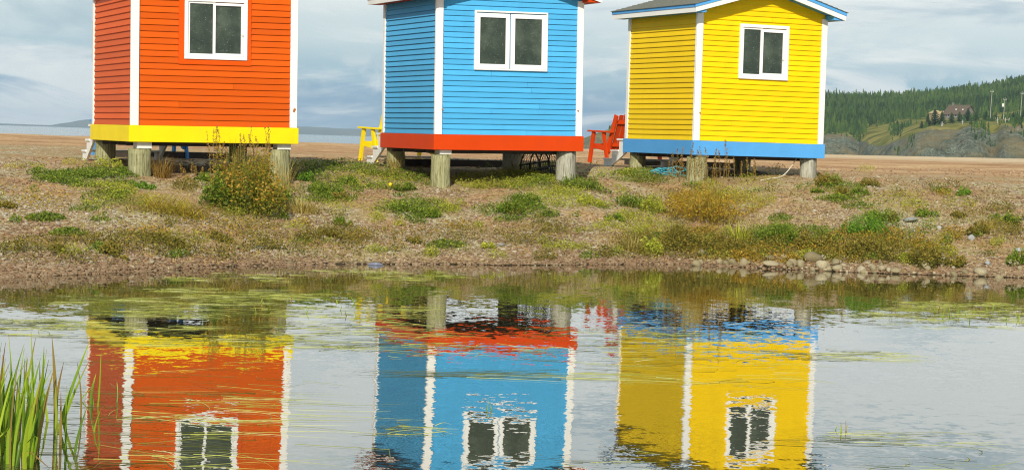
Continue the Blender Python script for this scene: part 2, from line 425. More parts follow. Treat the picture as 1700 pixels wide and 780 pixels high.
class MB:
    """collects boxes, prisms and tubes; build() links them as one mesh object"""
    def __init__(s): s.v = []; s.f = []
    def add(s, V, Fc):
        b = len(s.v); s.v += [tuple(map(float, p)) for p in V]; s.f += [tuple(b + i for i in f) for f in Fc]; return s
    def box(s, a, b):
        (x0, y0, z0), (x1, y1, z1) = a, b
        return s.add([(x0, y0, z0), (x1, y0, z0), (x1, y1, z0), (x0, y1, z0), (x0, y0, z1), (x1, y0, z1), (x1, y1, z1), (x0, y1, z1)],
                     [(0, 3, 2, 1), (4, 5, 6, 7), (0, 1, 5, 4), (1, 2, 6, 5), (2, 3, 7, 6), (3, 0, 4, 7)])
    def prism(s, poly, y0, y1):
        """poly of (x, z), counter-clockwise seen from -y, swept from y0 to y1"""
        n = len(poly)
        V = [(x, y0, z) for x, z in poly] + [(x, y1, z) for x, z in poly]
        return s.add(V, [tuple(range(n)), tuple(reversed(range(n, 2 * n)))] + [(i, i + n, (i + 1) % n + n, (i + 1) % n) for i in range(n)])
    def beam(s, p, q, w, t, side=(0, 0, 1)):
        """squared timber from p to q; w across 'side', t across the other way"""
        p = Vector(p); q = Vector(q); d = (q - p).normalized()
        a = Vector(side); a = (a - d * a.dot(d)).normalized(); b = d.cross(a)
        V = []
        for c in (p, q):
            for i, j in ((-1, -1), (1, -1), (1, 1), (-1, 1)): V.append(c + a * (w / 2 * i) + b * (t / 2 * j))
        return s.add(V, [(0, 3, 2, 1), (4, 5, 6, 7), (0, 1, 5, 4), (1, 2, 6, 5), (2, 3, 7, 6), (3, 0, 4, 7)])
    def tube(s, pts, r, n=6):
        pts = [Vector(p) for p in pts]; rings = []
        b0 = len(s.v)
        for i, p in enumerate(pts):
            d = (pts[min(i + 1, len(pts) - 1)] - pts[max(i - 1, 0)]).normalized()
            a = d.orthogonal().normalized() if abs(d.z) > 0.95 else d.cross(Vector((0, 0, 1))).normalized()
            b = d.cross(a)
            rr = r[i] if isinstance(r, (list, tuple)) else r
            for k in range(n):
                t = 2 * math.pi * k / n
                s.v.append(tuple(p + a * (rr * math.cos(t)) + b * (rr * math.sin(t))))
        for i in range(len(pts) - 1):
            for k in range(n):
                s.f.append((b0 + i * n + k, b0 + i * n + (k + 1) % n, b0 + (i + 1) * n + (k + 1) % n, b0 + (i + 1) * n + k))
        s.f.append(tuple(b0 + k for k in reversed(range(n)))); s.f.append(tuple(b0 + (len(pts) - 1) * n + k for k in range(n)))
        return s
    def mesh(s, name, smooth=False):
        me = bpy.data.meshes.new(name); me.from_pydata(s.v, [], s.f)
        if smooth: me.polygons.foreach_set('use_smooth', [True] * len(me.polygons))
        me.update(); return me
    def build(s, name, mat, parent=None, smooth=False, bevel=0.0):
        o = obj(name, s.mesh(name, smooth), mat, parent)
        if bevel:
            md = o.modifiers.new('bevel', 'BEVEL'); md.width = bevel; md.segments = 1; md.limit_method = 'ANGLE'
        return o

# ------------------------------------------------------------------ the ground, the pond, the sea
def build_ground():
    xs = np.unique(np.concatenate([np.arange(-10, 12.01, 0.085), np.arange(-30, -10, 0.5), np.arange(12, 45, 0.5), np.array([-400, -250, -150, -100, -70, -50, -40, -34, 50, 60, 80, 110, 150, 220, 300, 400])]))
    ys = np.unique(np.concatenate([np.array([-60, -40, -20, -10, -5, -2, 0, 1, 2, 3, 4, 6, 9, 12, 15, 18]), np.arange(20, 40, 0.085), np.arange(40, 60, 0.25), np.arange(60, 130, 0.8), np.array([132, 136, 142, 150, 160, 175, 200, 240, 300])]))
    X, Y = np.meshgrid(xs, ys); Z = terrain(X, Y)
    nx, ny = len(xs), len(ys); i = np.arange(nx * ny).reshape(ny, nx)
    q = np.stack([i[:-1, :-1], i[:-1, 1:], i[1:, 1:], i[1:, :-1]], -1)
    o = obj('ground', np_mesh('ground', np.stack([X, Y, Z], -1), q, smooth=True), 'gravel_ground')
    tag(o, kind='structure')
build_ground()

def water_mat(name, body, scales, slope, sharp, rough):
    m, nt, p, out = new_mat(name); n = NT(nt)
    P = n.pos()
    g = n.N.new('ShaderNodeNewGeometry')
    tot = None
    for k, (sc, amp, stretch) in enumerate(scales):
        v = n.pos((1, stretch, 1))
        col = n.noise(v, sc, 3, 0.55, 0.0, 'Color')
        sub = n.N.new('ShaderNodeVectorMath'); sub.operation = 'SUBTRACT'; sub.inputs[1].default_value = (0.5, 0.5, 0.5); n.L.new(col, sub.inputs[0])
        mu = n.N.new('ShaderNodeVectorMath'); mu.operation = 'MULTIPLY'; mu.inputs[1].default_value = (amp, amp, 0); n.L.new(sub.outputs[0], mu.inputs[0])
        if tot is None: tot = mu.outputs[0]
        else:
            ad = n.N.new('ShaderNodeVectorMath'); ad.operation = 'ADD'; n.L.new(tot, ad.inputs[0]); n.L.new(mu.outputs[0], ad.inputs[1]); tot = ad.outputs[0]
    gust = n.ramp(n.noise(n.pos((0.35, 0.9, 1)), 0.55, 3, 0.5), [(0.35, 0.45), (0.65, 1.2)])
    sc2 = n.N.new('ShaderNodeVectorMath'); sc2.operation = 'SCALE'; n.L.new(tot, sc2.inputs[0]); n.L.new(n.math('MULTIPLY', gust, slope), sc2.inputs['Scale'])
    ad = n.N.new('ShaderNodeVectorMath'); ad.operation = 'ADD'; n.L.new(sc2.outputs[0], ad.inputs[0]); ad.inputs[1].default_value = (0, 0, 1)
    nm = n.N.new('ShaderNodeVectorMath'); nm.operation = 'NORMALIZE'; n.L.new(ad.outputs[0], nm.inputs[0])
    n.nt.nodes.remove(p)
    df = n.N.new('ShaderNodeBsdfDiffuse'); df.inputs['Color'].default_value = (*body, 1)
    gl = n.N.new('ShaderNodeBsdfGlossy'); gl.inputs['Roughness'].default_value = rough; gl.inputs['Color'].default_value = (0.97, 0.97, 0.95, 1)
    fr = n.N.new('ShaderNodeFresnel'); fr.inputs['IOR'].default_value = 1.34
    for s in (gl, fr): n.L.new(nm.outputs[0], s.inputs['Normal'])
    mx = n.N.new('ShaderNodeMixShader')
    n.L.new(n.math('POWER', fr.outputs[0], sharp), mx.inputs[0]); n.L.new(df.outputs[0], mx.inputs[1]); n.L.new(gl.outputs[0], mx.inputs[2])
    n.L.new(mx.outputs[0], out.inputs['Surface'])
water_mat('pond_water', (0.030, 0.030, 0.014), [(2.2, 0.5, 1.0), (6.0, 0.9, 1.0), (15.0, 0.9, 1.0), (34., .5, 1.0)], 0.033, 0.52, 0.004)
water_mat('sea_water', (0.05, 0.10, 0.12), [(0.35, 1.0, 1.6), (1.6, 1.0, 1.5)], 0.35, 1.0, 0.08)
def sheet(name, x0, x1, y0, y1, z, mat, nx=1, ny=1):
    xs = np.linspace(x0, x1, nx + 1); ys = np.linspace(y0, y1, ny + 1); X, Y = np.meshgrid(xs, ys)
    i = np.arange((nx + 1) * (ny + 1)).reshape(ny + 1, nx + 1)
    q = np.stack([i[:-1, :-1], i[:-1, 1:], i[1:, 1:], i[1:, :-1]], -1)
    o = obj(name, np_mesh(name, np.stack([X, Y, X * 0 + z], -1), q), mat)
    return tag(o, kind='structure')
sheet('pond', -58, 58, 1.2, 33, 0.0, 'pond_water', 12, 8)
sheet('sea', -5000, 5000, 84, 9500, -1.2, 'sea_water', 8, 8)

# ------------------------------------------------------------------ the far shore: headland, wood, house, hills
HZ = lambda px: 232.75 + 0.03029 * (px - 850.0)
def far_x(px, d): return (px - 854.7) / F_PX * d
def far_z(px, py, d): return CAM_H + (HZ(px) - py) / F_PX * d
T_PX = np.array([940, 965, 1000, 1020, 1060, 1200, 1360, 1400, 1435, 1460, 1475, 1500, 1540, 1580, 1620, 1660, 1700, 1800, 2000], float)
T_TOP = np.array([236, 233, 222, 217, 214, 220, 226, 229, 244, 246, 243, 232, 214, 209, 207, 205, 203, 199, 190], float)
T_MID = np.array([236, 232, 219, 212, 206, 207, 205, 207, 205, 204, 203, 201, 199, 197, 195, 194, 192, 188, 178], float)
T_RDG = np.array([236, 232, 219, 213, 190, 170, 161, 162, 163, 163, 162, 161, 158, 153, 148, 141, 131, 112, 90], float)
def coast(px): return np.interp(px, [960, 1425, 1450, 1480, 1520, 1600, 2000], [740, 720, 655, 590, 555, 545, 520])
def headland_z(px, d):
    px = np.asarray(px, float); d = np.asarray(d, float)
    dc = coast(px) + 10 * fbm(px * 0.045, d * 0 + 2.0, 21, 4)
    CW = np.interp(px, [1440, 1500, 2000], [22, 48, 52]); zt = far_z(px, np.interp(px, T_PX, T_TOP), dc + CW); zm = far_z(px, np.interp(px, T_PX, T_MID), 800.0); zr = far_z(px, np.interp(px, T_PX, T_RDG), 1060.0)
    s = d - dc
    z = np.where(s < 0, -1.3 + s * 0.1, np.where(s < CW, -1.3 + (zt + 1.3) * np.clip(s / CW, 0, 1) ** 0.72, 0))
    k = np.clip((s - CW) / np.maximum(800 - dc - CW, 1), 0, 1)
    z = np.where(s >= CW, zt + (zm - zt) * k, z)
    k2 = np.clip((d - 800) / 260, 0, 1); z = np.where(d > 800, zm + (zr - zm) * k2, z)
    z = np.where(d > 1060, zr - (d - 1060) * 0.05, z)
    cl = np.clip(s / 4, 0, 1) * np.clip((CW + 6 - s) / 14, 0, 1)
    x = far_x(px, d)
    return z + cl * (1.5 * fbm(x * 0.11 + z * .1, d * 0.10 + z * 0.22, 31, 5) - .5 * np.abs(fbm(x * .3, d * .22 + x * .1, 37, 3))) + np.clip(s / 20, 0, 1) * 0.5 * fbm(x * 0.05, d * 0.05, 41, 3)
def headland_mat():
    m, nt, p, out = new_mat('headland_ground'); n = NT(nt)
    P = n.pos(); g = n.N.new('ShaderNodeNewGeometry'); nz = n.sep(g.outputs['Normal'])[2]
    st = n.noise(n.pos((0.9, 0.9, 1.5)), 0.20, 7, 0.72, 0.5)
    rock = n.ramp(st, [(0.32, (0.03, 0.042, 0.028)), (0.44, (0.13, 0.15, 0.105)), (0.6, (0.23, 0.25, 0.18)), (0.8, (0.40, 0.37, 0.26))])
    f = n.noise(P, 0.06, 5, 0.65)
    crk = n.noise(n.pos((1, 1, .6)), 0.9, 5, 0.7, 2.0)
    rock = n.mix(n.ramp(crk, [(0.36, 0.85), (0.52, 0.0)]), rock, (0.02, 0.026, 0.018))
    rock = n.mix(n.ramp(crk, [(0.56, 0.0), (0.7, 0.6)]), rock, (0.42, 0.41, 0.32))
    rock = n.mix(n.ramp(f, [(0.45, 0.0), (0.62, 0.75)]), rock, (0.24, 0.18, 0.075))
    gr = n.noise(P, 0.11, 5, 0.65)
    grass = n.ramp(gr, [(0.3, (0.05, 0.075, 0.012)), (0.46, (0.17, 0.17, 0.03)), (0.6, (0.34, 0.29, 0.08)), (0.75, (0.27, 0.15, 0.06))])
    flat = n.math('ADD', nz, n.math('MULTIPLY', n.math('SUBTRACT', n.noise(P, 0.18, 5, 0.7), 0.5), 0.42))
    c = n.mix(n.ramp(n.math('ADD', n.attr('tint'), n.math('MULTIPLY', n.math('SUBTRACT', gr, 0.5), 0.8)), [(0.35, 0.0), (0.6, 1.0)]), grass, rock)
    n.L.new(c, p.inputs['Base Color']); p.inputs['Roughness'].default_value = 0.95; p.inputs['Specular IOR Level'].default_value = 0.1
    n.bump(crk, 0.8, 1.0, p)
headland_mat()
def build_headland():
    px = np.concatenate([np.arange(940, 1360, 4.0), np.arange(1360, 1720, 1.6), np.arange(1720, 2001, 6.0)]); dl = np.concatenate([np.arange(500, 610, 1.6), np.arange(610, 705, 5), np.arange(705, 780, 2.0), np.arange(780, 1070, 8), np.array([1080, 1110, 1160, 1240, 1400])])
    PX, D = np.meshgrid(px, dl); Z = headland_z(PX, D); X = far_x(PX, D)
    nx, ny = len(px), len(dl); i = np.arange(nx * ny).reshape(ny, nx)
    q = np.stack([i[:-1, :-1], i[:-1, 1:], i[1:, 1:], i[1:, :-1]], -1)
    cw = np.interp(PX, [1440, 1500, 2000], [22, 48, 52]); sh = D - coast(PX)
    rocky = np.clip((cw * .95 - sh) / 18 + .9 * np.clip((1530 - PX) / 40, 0, 1) * np.clip((790 - D) / 20, 0, 1) + .8 * fbm(X * .05, D * .05, 61, 4) + .35, 0, 1)
    tag(obj('headland', np_mesh('headland', np.stack([X, D, Z], -1), q, None, rocky, smooth=False), 'headland_ground'), kind='structure')
build_headland()

def conifers(xyz, hts, rng, tiers=6, pts=7):
    """many small spruces: stacked ragged skirts of boughs round a trunk"""
    n = len(hts); V = []; T = []; tint = []
    base = 0
    for k in range(tiers):
        u = k / tiers
        zc = hts * (0.10 + 0.86 * (u + 1.15 / tiers)); zb = hts * (0.08 + 0.86 * u)
        r = hts * 0.24 * (1 - u) ** 0.85 + hts * 0.018
        apex = np.stack([xyz[:, 0], xyz[:, 1], xyz[:, 2] + np.minimum(zc, hts)], -1)
        ring = []
        ph = rng.uniform(0, 6.28, n)
        for j in range(pts * 2):
            rr = r * (rng.uniform(0.75, 1.25, n) if j % 2 == 0 else rng.uniform(0.35, 0.6, n))
            th = ph + j * math.pi / pts
            ring.append(np.stack([xyz[:, 0] + rr * np.cos(th), xyz[:, 1] + rr * np.sin(th), xyz[:, 2] + zb - (0.04 * hts if j % 2 == 0 else -0.03 * hts) + hts * rng.uniform(-.02, .02, n)], -1))
        m = pts * 2 + 1
        blk = np.stack([apex] + ring, 1)
        V.append(blk.reshape(-1, 3))
        off = base + np.arange(n)[:, None] * m
        for j in range(pts * 2):
            T.append(np.concatenate([off, off + 1 + j, off + 1 + (j + 1) % (pts * 2)], 1))
        base += n * m
        tint.append(None)
    per = np.clip(rng.uniform(0.0, 0.8, n) + .5 * fbm(xyz[:, 0] * .03, xyz[:, 1] * .03, 19, 3), 0, 1)
    tn = []
    for k in range(tiers):
        t = np.repeat(per[:, None], pts * 2 + 1, 1) + rng.uniform(-.15, .2, (n, pts * 2 + 1)); tn.append(t.reshape(-1))
    return np.concatenate(V), np.concatenate(T), np.clip(np.concatenate(tn), 0, 1)
def build_forest():
    rng = np.random.default_rng(5)
    n = 17000
    px = rng.uniform(1010, 1990, n * 3); d = rng.uniform(742, 1085, n * 3)
    near_lim = np.interp(px, [1010, 1330, 1430, 1460, 1500, 1545, 1640, 1700, 2000], [745, 742, 760, 795, 806, 806, 815, 822, 830])
    keep = (d > near_lim) & ~((px > 1552) & (px < 1622) & (d < 832))
    # the open ground between the cliff and the wood stays bare in patches
    keep &= ~((d < 815) & (vnoise(px * 0.05, d * 0.03, 3) > 0.62))
    px, d = px[keep][:n], d[keep][:n]
    z = headland_z(px, d) - 0.3
    h = rng.uniform(1.7, 4.4, len(px)) * np.where(rng.random(len(px)) < .06, 1.35, 1.0) * np.clip((px - 960) / 120, 0.35, 1)
    V, T, t = conifers(np.stack([far_x(px, d), d, z], -1), h, rng, 5, 5)
    tag(obj('spruce_wood', np_mesh('spruce_wood', V, None, T, t), 'spruce'), 'dense green spruce wood covering the hill behind the beach', 'wood', kind='stuff')
build_forest()
def build_scrub():
    rng = np.random.default_rng(15); n = 1500
    px = rng.uniform(1375, 1760, n * 4); d = rng.uniform(560, 815, n * 4)
    s_ = d - coast(px); w = vnoise(px * .045, d * .022, 8) + .25 * vnoise(px * .2, d * .1, 9)
    keep = (s_ > 14) & (w > .78); px, d = px[keep][:n], d[keep][:n]
    h = rng.uniform(.5, 2.0, len(px)) * np.where(d > 700, 1.4, 1.0)
    V, T, t = conifers(np.stack([far_x(px, d), d, headland_z(px, d) - .15], -1), h, rng, 3, 4)
    c = np.repeat(np.stack([far_x(px, d), d, d * 0], -1)[None], 3, 0)
    tag(obj('headland_scrub', np_mesh('headland_scrub', V, None, T, t * .8), 'spruce'), 'dark low scrub dotted over the slopes of the headland', 'scrub', kind='stuff')
build_scrub()
def far_tree(px, py, d, hpx, label, seed):
    rng = np.random.default_rng(seed)
    x, z, h = far_x(px, d), far_z(px, py, d), hpx / F_PX * d
    z = float(headland_z(px, d)) - 0.2
    e = empty('spruce_tree', (x, d, z))
    V, T, t = conifers(np.zeros((1, 3)), np.array([h]), rng, 8, 9)
    V[:, :2] *= 1.9
    obj('crown', np_mesh('crown', V, None, T, t * 0.35), 'spruce', e)
    MB().tube([(0, 0, 0), (0, 0, h * 0.5), (0, 0, h * .9)], [h * .03, h * .02, h * .005], 6).build('trunk', 'dark_timber', e)
    tag(e, label, 'tree', 'dark spruces by the far house')
for a in [(1538, 214, 640, 22, 'broad dark spruce at the left end of the row below the far house', 1), (1549, 212, 640, 30, 'tallest dark spruce at the cliff top below the far house', 2),
          (1561, 208, 640, 24, 'dark spruce just right of the tallest one by the cliff top', 3), (1577, 205, 660, 20, 'dark spruce in front of the left corner of the far house', 4),
          (1590, 203, 670, 19, 'dark spruce in front of the middle of the far house', 5), (1604, 201, 690, 24, 'dark spruce in front of the right end of the far house', 6),
          (1618, 200, 690, 21, 'dark spruce just right of the far house', 7), (1634, 199, 690, 19, 'dark spruce left of the tall utility pole', 8),
          (1679, 206, 640, 16, 'low dark spruce right of the utility poles', 9), (1696, 209, 620, 22, 'dark spruce at the right edge on the cliff top', 10),
          (1528, 222, 640, 14, 'small dark spruce lowest on the slope under the far house', 11), (1487, 219, 745, 13, 'small spruce on the pale slope at the foot of the wood', 12)]:
    far_tree(*a)

def far_mats():
    plain('house_wall', (0.17, 0.16, 0.13), 0.9, 0.2, 1.0); plain('roof_brown', (0.11, 0.08, 0.052), 0.9, 0.25, 1.2); plain('shed_tan', (0.42, 0.32, 0.17), 0.9, 0.2, 1.0)
    plain('pole_wood', (0.33, 0.32, 0.28), 0.8, 0.15, 3.0); plain('far_dark', (0.02, 0.03, 0.035), 0.3, 0.2, 3.0)
far_mats()
def build_house():
    d = 795.0; px = 1590
    z = float(headland_z(px, d)) + 0.1
    e = empty('gable_house', (far_x(px, d), d, z - 0.4), (0, 0, math.radians(-48)))
    L_, W_, H_, R_ = 9.4, 7.0, 2.2, 5.4          # ridge along x, the gable end at -x
    m = MB(); poly = [(-W_ / 2, 0), (W_ / 2, 0), (W_ / 2, H_), (0, R_ - .15), (-W_ / 2, H_)]
    V = [(-L_ / 2, -y, zz) for y, zz in poly] + [(L_ / 2, -y, zz) for y, zz in poly]
    m.add(V, [(4, 3, 2, 1, 0), (5, 6, 7, 8, 9)] + [(i, (i + 1) % 5, (i + 1) % 5 + 5, i + 5) for i in range(5)])
    m.build('wall', 'house_wall', e)
    for s in (-1, 1):
        r = MB(); t = 0.22; o = 0.6; sl = (R_ - H_) / (W_ / 2)
        y0, z0, y1, z1 = 0.0, R_, s * (W_ / 2 + o), H_ - o * sl
        V = [(x, y, zz + dz) for x in (-L_ / 2 - .5, L_ / 2 + .5) for (y, zz) in ((y0, z0), (y1, z1)) for dz in (0, t)]
        r.add(V, [(0, 1, 3, 2), (4, 6, 7, 5), (0, 4, 5, 1), (2, 3, 7, 6), (1, 5, 7, 3), (0, 2, 6, 4)])
        rf = r.build('roof', 'roof_brown', e)
        if s < 0:
            for x in (-0.5, 2.6):
                MB().box((x, -2.2, 3.55), (x + .6, -1.7, 4.0)).build('skylight', 'weathered_white', rf)
    MB().box((-3.4, -.35, R_ - .3), (-2.8, .25, R_ + 1.1)).build('chimney', 'house_wall', e)
    def win(y, zz, w, h, nm='window'):
        f = MB().box((-L_ / 2 - .12, y - w / 2, zz), (-L_ / 2 + .02, y + w / 2, zz + h)).build(nm, 'weathered_white', e)
        MB().box((-L_ / 2 - .15, y - w * .32, zz + h * .12), (-L_ / 2 - .10, y + w * .32, zz + h * .45)).build('pane', 'far_dark', f)
    win(0.0, 2.4, 1.0, 1.7); win(2.2, 0.9, 1.0, 1.2); win(-2.2, 0.9, 1.0, 1.2)
    for x in (-3, 0.3, 2.8):
        f = MB().box((x, -W_ / 2 - .1, 0.9), (x + 1.1, -W_ / 2 + .02, 2.0)).build('window', 'weathered_white', e)
        MB().box((x + .15, -W_ / 2 - .13, 1.0), (x + .95, -W_ / 2 - .08, 1.9)).build('pane', 'far_dark', f)
    tag(e, 'grey gabled house with brown roof among the spruces on the headland', 'house')
    for k, (p2, w, h, lab) in enumerate([(1550, 4.0, 2.6, 'small tan shed left of the far house, further from it'), (1560, 3.6, 2.2, 'small tan shed right beside the far house')]):
        d2 = 800; s = empty('garden_shed', (far_x(p2, d2), d2, float(headland_z(p2, d2)) - .2), (0, 0, .3))
        MB().box((-w / 2, -1.5, 0), (w / 2, 1.5, h)).build('wall', 'shed_tan', s)
        MB().prism([(-w / 2 - .3, h), (w / 2 + .3, h), (0, h + 1.3)], -1.8, 1.8).build('roof', 'shed_tan', s)
        MB().box((-.45, -1.58, 0), (.45, -1.49, 1.9)).build('door', 'house_wall', s)
        tag(s, lab, 'shed')
build_house()
for px, top, bot, lab in ((1641, 149, 196, 'tallest bare utility pole, left of three on the headland'), (1663, 162, 196, 'shorter utility pole with a transformer, middle of three on the headland'), (1691, 152, 194, 'utility pole at the right edge, last of three on the headland')):
    d = 690.0; x = far_x(px, d); zb = float(headland_z(px, d)) - .2; zt = far_z(px, top, d)
    e = empty('utility_pole', (x, d, zb)); hgt = zt - zb
    MB().tube([(0, 0, 0), (0.06, 0, hgt * .5), (0.25, 0, hgt)], [.12, .10, .07], 8).build('pole', 'pole_wood', e)
    MB().beam((-.25, 0, hgt - .9), (.75, 0, hgt - .85), .12, .1).build('crossarm', 'pole_wood', e)
    for xx in (-.2, .25, .7): MB().tube([(xx, 0, hgt - .85), (xx, 0, hgt - .55)], .06, 6).build('insulator', 'weathered_white', e)
    if px == 1663: MB().tube([(-.4, -.1, hgt * .58), (-.4, -.1, hgt * .72)], .34, 10).build('transformer', 'weathered_white', e)
    tag(e, lab, 'utility pole', 'utility poles on the headland')
for k, (px, hh, lean) in enumerate([(1560, 1.5, .3), (1563, 1.3, -.3), (1595, 1.4, .1), (1653, 1.9, .05), (1667, 1.5, -.2), (1671, 1.4, .35)]):
    d = float(coast(px)) + 60; zz = float(headland_z(px, d))
    e = MB().beam((0, 0, -.4), (lean, 0, hh), .22, .2, (0, 1, 0)).beam((lean * .3 - .35, 0, hh * .62), (lean * .3 + .4, 0, hh * .58), .12, .1, (0, 1, 0)).build('fence_post', 'pole_wood')
    e.location = (far_x(px, d), d, zz)
    tag(e, ['leftmost weathered fence post on the far cliff top', 'leaning fence post beside the leftmost one on the far cliff top', 'lone fence post mid way along the far cliff top', 'tallest pale fence post below the utility poles', 'fence post right of the tallest one on the far cliff', 'last leaning fence post on the far cliff'][k], 'fence post', 'old fence posts on the headland')

def hills_mat():
    m, nt, p, out = new_mat('far_hill'); n = NT(nt)
    f = n.noise(n.pos(), 0.004, 5, 0.6)
    n.L.new(n.ramp(f, [(0.3, (0.03, 0.05, 0.02)), (0.7, (0.09, 0.10, 0.05))]), p.inputs['Base Color']); p.inputs['Roughness'].default_value = 1.0
hills_mat()
def hill(name, pts, d, depth):
    px = np.arange(pts[0][0], pts[-1][0] + 1, 6.0); top = np.interp(px, [a for a, b in pts], [b for a, b in pts])
    z = (top + 0.9 * fbm(px * 0.03, px * 0, 55, 4) * np.clip(top / 4, 0, 1)) / F_PX * d
    rows = []
    for k, (fd, fz) in enumerate([(0, -0.02), (0.25, 0.55), (0.5, 0.85), (1.0, 1.0), (1.8, 0.5), (2.4, -0.05)]):
        dd = d + depth * (fd - 1); rows.append(np.stack([far_x(px, d + 0 * px) * (dd / d), px * 0 + dd, z * fz - 1.3], -1))
    V = np.stack(rows); n = len(px); i = np.arange(n * len(rows)).reshape(len(rows), n)
    q = np.stack([i[:-1, :-1], i[:-1, 1:], i[1:, 1:], i[1:, :-1]], -1)
    tag(obj(name, np_mesh(name, V, q, smooth=True), 'far_hill'), kind='structure')
hill('far_hills', [(-500, 3), (-200, 6), (0, 3), (85, 2.5), (110, 7), (140, 13), (165, 15), (215, 14), (260, 10), (400, 11), (520, 12.5), (640, 11), (760, 12), (900, 9), (1020, 6), (1200, 3)], 8200, 600)

# ------------------------------------------------------------------ the three huts
S = 0.24            # skirt board height
def log_post(px0, bottom, top, r, seed, mat, parent, loc):
    rng = np.random.default_rng(seed); n = 22; rows = 9; V = []; sq = .06 if 'grey' in mat else .0; ph = rng.uniform(0, 6.28, 4)
    for j in range(rows):
        w = j / (rows - 1); z = bottom + (top - bottom) * w
        for k in range(n):
            t = 2 * math.pi * k / n
            rr = r * (1 + sq * math.cos(4 * t + .6) + .04 * math.sin(2 * t + ph[0]) + .03 * math.sin(5 * t + ph[1] + w) + .015 * math.sin(9 * t + ph[2])) * (1.06 - .07 * w) + rng.uniform(-.004, .004)
            V.append((rr * math.cos(t), rr * math.sin(t), z + (rng.uniform(-.008, .008) if j == rows - 1 else 0)))
    i = np.arange(n * rows).reshape(rows, n)
    q = np.stack([i[:-1], np.roll(i, -1, 1)[:-1], np.roll(i, -1, 1)[1:], i[1:]], -1).reshape(-1, 4)
    V.append((0, 0, top)); c = len(V) - 1
    t = [(i[-1, k], i[-1, (k + 1) % n], c) for k in range(n)]
    return obj('post', np_mesh('post', V, q, t, smooth=True), mat, parent, loc)

